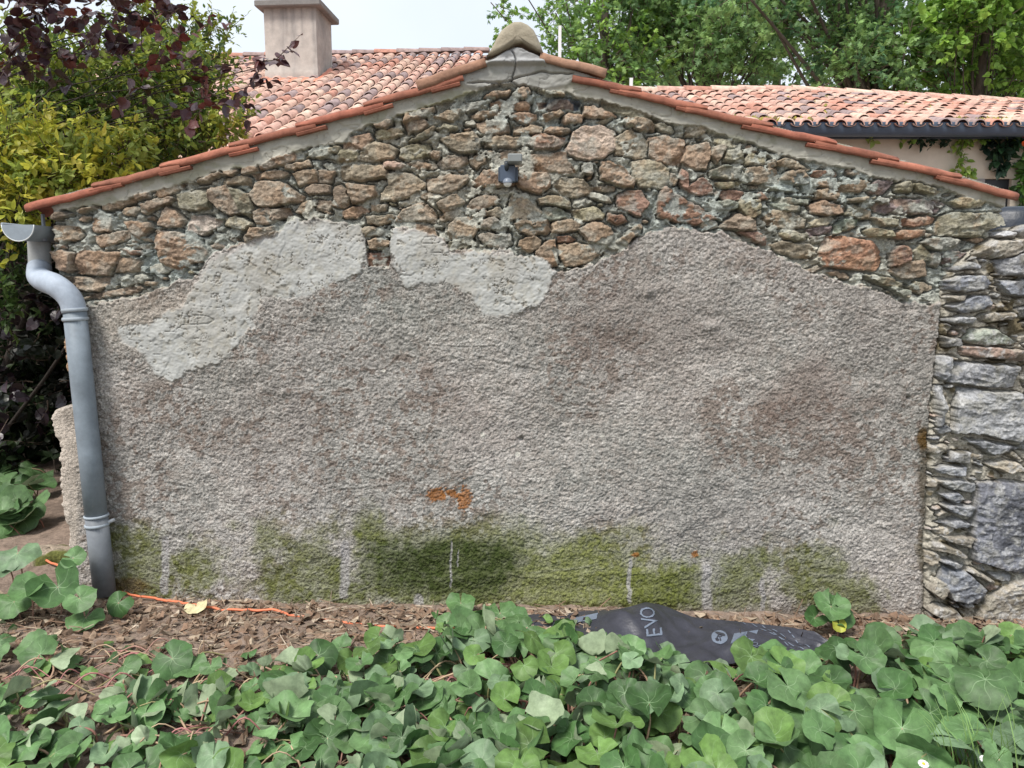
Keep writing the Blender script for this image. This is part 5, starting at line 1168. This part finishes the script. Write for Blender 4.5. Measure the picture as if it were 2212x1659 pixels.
# fallen stalks
SC = [(.38, .27, .18), (.32, .18, .14), (.45, .34, .22), (.36, .16, .15), (.28, .25, .12)]
for _ in range(1700):
    x = rng.uniform(-3, 2.8); y = rng.uniform(-2.6, -.35); uu, vv = proj(x, y, gh(x, y))
    if vv < edge_v(float(uu)) + (70 if uu > 1000 else 30): continue
    if vn(np.array([x * 1.6 + 3]), np.array([y * 1.6]), 91)[0] < .38: continue
    a = rng.normal(.2, .5) if rng.random() < .75 else rng.uniform(0, 6.28); L = rng.uniform(.10, .34); c = rng.normal(0, .25); p = []
    for t in np.linspace(0, 1, 5):
        px, py = x + L * (t - .5) * math.cos(a + c * (t - .5)), y + L * (t - .5) * math.sin(a + c * (t - .5)); p.append((px, py, gh(px, py) + .012 + .10 * rng.random() * math.sin(math.pi * t)))
    tube(A, spline(p[::2], 4), rng.uniform(.0026, .0045), 4, SC[rng.integers(5)], cap=False, m=1)
tag(A.build("ground_cover", [M_leaf, M_stem]), "low green carpet of round heliotrope leaves in front of the wall", "ground cover", kind="stuff")
# patch beyond the left corner
A = Acc(); pts = []
for _ in range(110):
    u, v = rng.uniform(-150, 122), rng.uniform(965, 1150)
    if u > 122 - (v - 930) * .25: continue
    q = PG(u, v, .12); 
    if q[0] > -2.72: continue
    pts.append((q[0], q[1], q[2] + rng.uniform(-.03, .12), rng.uniform(.15, .26), False, rng.normal(-1.57, .8), rng.uniform(.2, .6), np.array(LP[rng.integers(4)]) * rng.uniform(.7, 1)))
heliotrope(A, pts); tag(A.build("ground_cover", [M_leaf, M_stem]), "patch of round leaves beside the path beyond the left corner", "ground cover", kind="stuff")
# single plants near the wall
def hplant(label, spec):
    x, y, _ = PG(*spec[0][:2], 0.1); e = empty("heliotrope_plant", (float(x), float(y), gh(x, y))); tag(e, label, "plant", "single heliotrope plants")
    for (u, v, y_, s, yaw, tilt, c) in spec:
        A = Acc(); q = P(u, v, y_); T = flatv[rng.integers(10)]; n = np.array([.05, -tilt, 1.0]); n /= np.linalg.norm(n); f = np.array([math.cos(yaw), math.sin(yaw), 0]); f -= n * f.dot(n)
        inst(A, T[0], T[1], q[None], f[None], n[None], s, np.array([c]), uv=T[2]); under(A.build("leaf", M_leaf), e)
        A = Acc(); b = (q[0] + rng.normal(0, .03), q[1] + .02); g = gh(*b); tube(A, spline([(b[0], b[1], g - .01), (q[0] + .005, q[1] + .015, g + (q[2] - g) * .6), q], 4), .0045, 6, (.33, .2, .15)); under(A.build("stalk", M_stem), e)
g_ = np.array(LP[0]); g2 = np.array(LP[3])
hplant("lone heliotrope plant with a yellow leaf by the wall right of the black sheet", [(1795, 1310, -.30, .16, -1.8, .7, g_), (1815, 1330, -.32, .13, -.6, .5, g2), (1760, 1335, -.3, .10, -2.4, .8, g2), (1812, 1350, -.38, .065, -1.5, 1.6, np.array((.34, .36, .05))), (1800, 1300, -.26, .09, 1.2, .3, g2)])
hplant("big dark leaves in front of the foot of the downpipe", [(125, 1268, -.32, .22, -1.0, .9, g2), (62, 1275, -.36, .15, -2.2, .5, g_), (172, 1292, -.42, .14, -.7, .6, g_), (158, 1205, -.24, .11, -.2, .9, g_), (256, 1302, -.30, .12, -1.9, 1.3, g2), (185, 1335, -.42, .15, -1.5, .3, g_), (30, 1300, -.35, .15, -1.6, .4, g_)])
hplant("grey-green leaf pair standing alone over the orange cord at the left edge", [(38, 1195, -.10, .18, -1.3, .5, np.array(LP[5])), (20, 1225, -.12, .14, -2.0, .6, np.array(LP[5]) * .9), (5, 1300, -.3, .18, -1.6, .5, g_)])
hplant("small pale leaf on a thin stalk in front of the mossy render", [(995, 1303, -.16, .14, -1.5, .5, g_), (1080, 1325, -.22, .17, -1.4, .7, g_), (1052, 1350, -.25, .13, -2, .9, g2)])
# ------------------------------------------------------------------ leaf litter
A = Acc(); n = 5200; x = rng.uniform(-3.4, 3.2, n); y = -np.abs(rng.normal(0, .75, n)) - .07; m_ = rng.random(n) < .2; y[m_] = rng.uniform(-2.6, -.1, m_.sum()); z = ground_h(x, y) + rng.uniform(.002, .02, n)
th = np.linspace(0, 2 * math.pi, 8)[:-1]; lv = np.array([(0, 0, .1)] + [(.5 * math.cos(t), .34 * math.sin(t), .18 * math.sin(t * 2 + 1) - .12 * math.cos(t)) for t in th]); lf_ = [np.array([(0, i + 1, (i + 1) % 7 + 1) for i in range(7)])]
LC = np.array([(.24, .165, .115), (.34, .25, .18), (.17, .115, .08), (.42, .34, .25), (.27, .175, .12), (.22, .175, .13), (.48, .40, .31)])
inst(A, lv, lf_, np.stack([x, y, z], 1), unit(n) * np.array([1, 1, .25]), np.array([0, 0, 1.0]) + unit(n) * .7, rng.uniform(.02, .07, n), LC[rng.choice(7, n, p=[.22, .16, .24, .09, .16, .1, .03])])
n = 2600; x = rng.uniform(-3.4, 3.2, n); y = -np.abs(rng.normal(0, .55, n)) - .06; tw = np.array([(0, -.03, 0), (1, -.02, .05), (1, .02, .05), (0, .03, 0), (0, 0, .05), (1, 0, .09)]); twf = [np.array([(0, 1, 5, 4), (4, 5, 2, 3)])]
inst(A, tw, twf, np.stack([x, y, ground_h(x, y) + .012], 1), unit(n) * np.array([1, 1, .15]), np.tile([0, 0, 1.0], (n, 1)), rng.uniform(.03, .12, n), LC[rng.integers(0, 7, n)])
tag(A.build("leaf_litter", M_litter, smooth=False), "dry brown leaves and twigs scattered over the soil at the wall foot", "leaf litter", kind="stuff")
def single_leaf(name, label, u, v, s, C, tilt):
    q = PG(u, v, 0.0); q[2] = gh(q[0], q[1]) + .03; A = Acc(); T = flatv[3]; inst(A, T[0], T[1], q[None], np.array([[.4, -1, 0.]]), np.array([[.1, -tilt, 1.]]), s, np.array([C]), uv=T[2]); tag(A.build(name, M_litter), label, "leaf")
single_leaf("fallen_leaf", "pale yellowish fallen leaf lying on the brown soil left of centre", 425, 1340, .12, (.62, .56, .34), .9)
# ------------------------------------------------------------------ black membrane sheet
def sheet(s, t):
    """s 0..1 left to right, t 0..1 from the wall towards the viewer"""
    u = 1092 + s * 720
    vb = np.interp(u, [1092, 1150, 1250, 1300, 1395, 1440, 1500, 1600, 1700, 1760, 1812], [1336, 1331, 1329, 1322, 1305, 1311, 1334, 1343, 1354, 1364, 1398])
    yb = np.interp(u, [1092, 1250, 1395, 1500, 1700, 1812], [-.20, -.13, -.07, -.16, -.33, -.55]); b = P(u, vb, yb)
    yf = np.interp(u, [1092, 1400, 1812], [-.62, -.75, -.62]); y = b[1] + (yf - b[1]) * t; g = -.024 * b[0] + .02
    rise = max(0, b[2] - g); x = b[0] + .05 * (t) * math.sin(s * 9)
    z = g + rise * (1 - t) ** 1.5 + .055 * math.exp(-((s - .36) / .07) ** 2) * math.sin(math.pi * min(1, t * 1.3)) ** 2 + .055 * math.exp(-((s - .43 + .05 * t) / .045) ** 2) * math.exp(-((t - .32) / .26) ** 2) + .045 * math.exp(-((s - .27 - .1 * t) / .05) ** 2) * math.exp(-((t - .4) / .3) ** 2) + .012 * math.sin(s * 40 + t * 6) * t + .02 * t
    z += .035 * math.exp(-((s - .60 - .06 * t) / .03) ** 2) * t
    z += min(1, t * 5) * (.010 * abs(math.sin(s * 23 + 3 * t + 1.5 * math.sin(t * 9))) ** 3 + .008 * abs(math.sin(s * 41 - 7 * t)) ** 4 - .008 * abs(math.sin(s * 17 - 5 * t + 2)) ** 5)
    return np.array([x, y, z])
A = Acc(); ns, nt_ = 150, 50; V = np.array([sheet(i / (ns - 1), j / (nt_ - 1)) for j in range(nt_) for i in range(ns)])
V = np.concatenate([V, V - np.array([0, 0, .004])]); i, j = np.meshgrid(np.arange(nt_ - 1), np.arange(ns - 1), indexing='ij'); b = i * ns + j; q = np.stack([b, b + ns, b + ns + 1, b + 1], -1).reshape(-1, 4)
A.add(V, [q, q[:, ::-1] + ns * nt_], (.040, .042, .056)); sh = A.build("membrane_sheet", M_sheet); tag(sh, "crumpled black membrane sheet with grey lettering at the foot of the wall", "plastic sheet")
M_ink = mat("grey_ink", .6, .1, 60, 0, 100, .001, col=(.15, .18, .235)); M_ink2 = mat("dark_ink", .6, .1, 60, 0, 100, .001, col=(.04, .042, .055))
_S, _T = np.meshgrid(np.linspace(0, 1, 500), np.linspace(0, .75, 150)); _Q = np.array([proj(*sheet(a, b)) for a, b in zip(_S.ravel()[::1], _T.ravel())])
def find_px(u, v):
    d = (_Q[:, 0] - u) ** 2 + (_Q[:, 1] - v) ** 2; k = int(d.argmin()); return float(_S.ravel()[k]), float(_T.ravel()[k])
def find_st(u, v):
    return find_px(u, v)
def find_old(u, v):
    best = None
    for s in np.linspace(0, 1, 100):
        for t in np.linspace(0, .8, 50):
            p = sheet(s, t); a, b_ = proj(*p); d = (a - u) ** 2 + (b_ - v) ** 2
            if best is None or d < best[0]: best = (d, s, t)
    return best[1], best[2]
def on_sheet(name, verts2, faces, c, ax, ay, m, lift=.004):
    """verts2 in letter units; c centre (s,t); ax, ay direction of the letter axes in (s,t)"""
    V = [];
    for x_, y_ in verts2:
        s, t = find_px(c[0] + ax[0] * x_ + ay[0] * y_, c[1] + ax[1] * x_ + ay[1] * y_); V.append(sheet(s, t) + np.array([0, -lift * .6, lift]))
    A = Acc(); A.add(V, [np.array([f]) for f in faces], (.3, .3, .4)); A.build(name, m, smooth=False).parent = sh
def letters(txt, c, ax, ay, m, name="lettering"):
    cu = bpy.data.curves.new("t", 'FONT'); cu.body = txt; cu.align_x = 'CENTER'; cu.align_y = 'CENTER'; cu.resolution_u = 3; o = bpy.data.objects.new("t", cu); S.collection.objects.link(o)
    dg = bpy.context.evaluated_depsgraph_get(); dg.update(); me = bpy.data.meshes.new_from_object(o.evaluated_get(dg))
    import bmesh
    bm = bmesh.new(); bm.from_mesh(me); bmesh.ops.triangulate(bm, faces=bm.faces[:]); bmesh.ops.subdivide_edges(bm, edges=[e for e in bm.edges if e.calc_length() > .15], cuts=3, use_grid_fill=True); bmesh.ops.triangulate(bm, faces=bm.faces[:])
    vs = [(v.co.x, v.co.y) for v in bm.verts]; bm.verts.index_update(); fs = [[v.index for v in f.verts] for f in bm.faces]; bm.free()
    on_sheet(name, vs, fs, c, ax, ay, m); bpy.data.objects.remove(o); bpy.data.curves.remove(cu)
def axes(u0, v0, u1, v1, u2, v2):                          # centre, end of +x axis, end of +y axis (photo px)
    return (u0, v0), (u1 - u0, v1 - v0), (u2 - u0, v2 - v0)
letters("E", (1415, 1367), (-5, -42), (-50, 5), M_ink); letters("V", (1406, 1344), (-13, -36), (-46, 9), M_ink); letters("O", (1400, 1324), (-15, -30), (-44, 9), M_ink)
letters("MONO", (1634, 1396), (15, 9), (19, -7), M_ink)
c, ax, ay = axes(1554, 1377, 1570, 1384, 1562, 1364)
on_sheet("printed_disc", [(0, 0)] + [(math.cos(t), math.sin(t)) for t in np.linspace(0, 2 * math.pi, 20, endpoint=False)], [[0, i + 1, (i + 1) % 20 + 1] for i in range(20)], c, ax, ay, M_ink, .003); letters("R", c, (ax[0] * 1.4, ax[1] * 1.4), (ay[0] * 1.4, ay[1] * 1.4), M_ink2)
c, ax, ay = axes(1608, 1376, 1634, 1372, 1612, 1364)
on_sheet("printed_panel", [(-1, -.9), (0, -.9), (1, -.9), (1, .9), (0, .9), (-1, .9)], [[0, 1, 4, 5], [1, 2, 3, 4]], c, ax, ay, M_ink, .003); letters("P", c, (ax[0] * .8, ax[1] * .8), (ay[0] * 1.2, ay[1] * 1.2), M_ink2)
c, ax, ay = axes(1260, 1337, 1290, 1331, 1262, 1330); on_sheet("printed_panel", [(-1, -.9), (0, -.9), (1, -.9), (1, .9), (0, .9), (-1, .9)], [[0, 1, 4, 5], [1, 2, 3, 4]], c, ax, ay, M_ink, .003)
def dashes(u0, v0, u1, v1, n):
    a, b = find_st(u0, v0), find_st(u1, v1)
    for k in range(n):
        f0, f1 = k / n, (k + .6) / n; V = []; A = Acc(); dx = (b[0] - a[0], b[1] - a[1])
        for f in np.linspace(f0, f1, 4):
            s, t = a[0] + dx[0] * f, a[1] + dx[1] * f
            for o_ in (-.0018, .0018): V.append(sheet(min(1, s + o_), t) + np.array([0, -.002, .004]))
        A.add(V, [np.array([[0, 1, 3, 2], [2, 3, 5, 4], [4, 5, 7, 6]])], (.5, .5, .6)); A.build("printed_dash", M_ink, smooth=False).parent = sh
dashes(1604, 1346, 1614, 1352, 1); dashes(1624, 1348, 1745, 1415, 6); dashes(1646, 1352, 1720, 1408, 6); dashes(1668, 1360, 1755, 1402, 5); dashes(1702, 1363, 1745, 1398, 5)
dashes(1122, 1334, 1130, 1350, 2); dashes(1144, 1334, 1150, 1352, 2)
# ------------------------------------------------------------------ orange cord, flat stone
def cord(l): return [np.array([*PG(u * k_, v * k_, h)[:2], h]) for u, v, h in l]
cp_ = cord([(-60, 1425, .075), (0, 1418, .08), (60, 1404, .10), (88, 1396, .11), (112, 1400, .11), (160, 1426, .085), (210, 1458, .06), (262, 1487, .05), (300, 1492, .05), (380, 1502, .05), (440, 1511, .05), (520, 1524, .045), (600, 1531, .04), (690, 1536, .035), (775, 1543, .03), (860, 1556, .012), (960, 1566, .01), (1080, 1570, .03), (1130, 1571, .04), (1190, 1573, .035), (1240, 1575, .02)])
A = Acc(); cs_ = spline(cp_, 8); cs_[:, 2] = np.maximum(cs_[:, 2], ground_h(cs_[:, 0], cs_[:, 1]) + .022 - .03 * sm(cs_[:, 0], -1.3, -1.1) + .022 * sm(cs_[:, 0], -.42, -.3)); tube(A, cs_, .0068, 10); tag(A.build("orange_cord", M_cord), "orange cord lying along the foot of the wall from the left edge", "cord")
A = Acc(); c = PG(112, 1218, .05); c = np.array([c[0], c[1], gh(c[0], c[1]) + .01]); V = []; nn = 26
for f, z in ((1.0, -.06), (1.02, .0), (.97, .035), (.8, .052), (.45, .058), (.0, .060)):
    for t in np.linspace(0, 2 * math.pi, nn, endpoint=False): rr_ = (1 + .14 * math.sin(3 * t + 1) + .07 * math.sin(7 * t)) * f; V.append([c[0] + .17 * rr_ * math.cos(t), c[1] + .10 * rr_ * math.sin(t), c[2] + z + .006 * math.sin(5 * t + f * 9)])
i, j = np.meshgrid(np.arange(5), np.arange(nn), indexing='ij'); V = np.array(V); Cs = np.array([.30, .245, .19]) * (.8 + .4 * vn(V[:, 0] * 20, V[:, 1] * 20, 2))[:, None]; mk = (vn(V[:, 0] * 14, V[:, 1] * 14, 6) > .55)[:, None]; Cs = np.where(mk, np.array([.12, .13, .035]), Cs)
A.add(V, [np.stack([i * nn + j, i * nn + (j + 1) % nn, (i + 1) * nn + (j + 1) % nn, (i + 1) * nn + j], -1).reshape(-1, 4)], Cs); tag(A.build("flat_stone", M_stone), "flat mossy stone under the orange cord at the left corner of the shed", "stone")
# ------------------------------------------------------------------ daisies and grass, bottom right
for lb, u, v, hh in (("white daisy at the bottom edge left of the grass tuft", 1995, 1650, .10), ("smaller white daisy right of the grass tuft near the bottom edge", 2128, 1640, .10)):
    q = P(u, v, -1.8); e = empty("daisy", (q[0], q[1], gh(q[0], q[1]))); tag(e, lb, "daisy", "daisies at the bottom right")
    A = Acc(); 
    for t in np.linspace(0, 2 * math.pi, 15)[:-1]:
        d = np.array([math.cos(t), math.sin(t) * .8, .3 * math.sin(t)]); s_ = np.array([-math.sin(t), math.cos(t) * .8, 0]) * .0035; A.add([q + d * .004 - s_, q + d * .018 - s_, q + d * .018 + s_, q + d * .004 + s_], [np.array([[0, 1, 2, 3]])], (.8, .8, .82))
    under(A.build("petals", M_plain, smooth=False), e); A = Acc(); sph(A, q, .0055, -.4, 1.57, (.7, .45, .03), 10, 5); under(A.build("eye", M_plain), e); A = Acc(); tube(A, [(q[0] + .01, q[1] + .01, gh(q[0], q[1])), q], .0015, 5, (.15, .25, .06)); under(A.build("stalk", M_stem), e)
for lb, u0, n in (("tuft of grass blades at the bottom right between the round leaves", 2085, 26), ("sparse grass blades rightmost along the bottom edge", 2165, 14)):
    A = Acc(); q = P(u0, 1700, -1.72)
    for _ in range(n):
        b = q + np.array([rng.normal(0, .05), rng.normal(0, .04), 0]); b[2] = gh(b[0], b[1]); a = rng.uniform(0, 6.28); h = rng.uniform(.40, .60); ln = rng.uniform(.05, .2); V = []
        for t in np.linspace(0, 1, 6):
            p = b + np.array([math.cos(a) * ln * t * t, math.sin(a) * ln * t * t, h * (t - .25 * t ** 3)]); w = .0045 * (1 - t * .9); V += [p + np.array([-w, 0, 0]), p + np.array([w, 0, 0])]
        A.add(V, [np.array([[2 * k, 2 * k + 1, 2 * k + 3, 2 * k + 2] for k in range(5)])], np.array((.24, .38, .13)) * rng.uniform(.8, 1.3))
    tag(A.build("grass_tuft", M_fol, smooth=False), lb, "grass", "grass tufts at the bottom right")
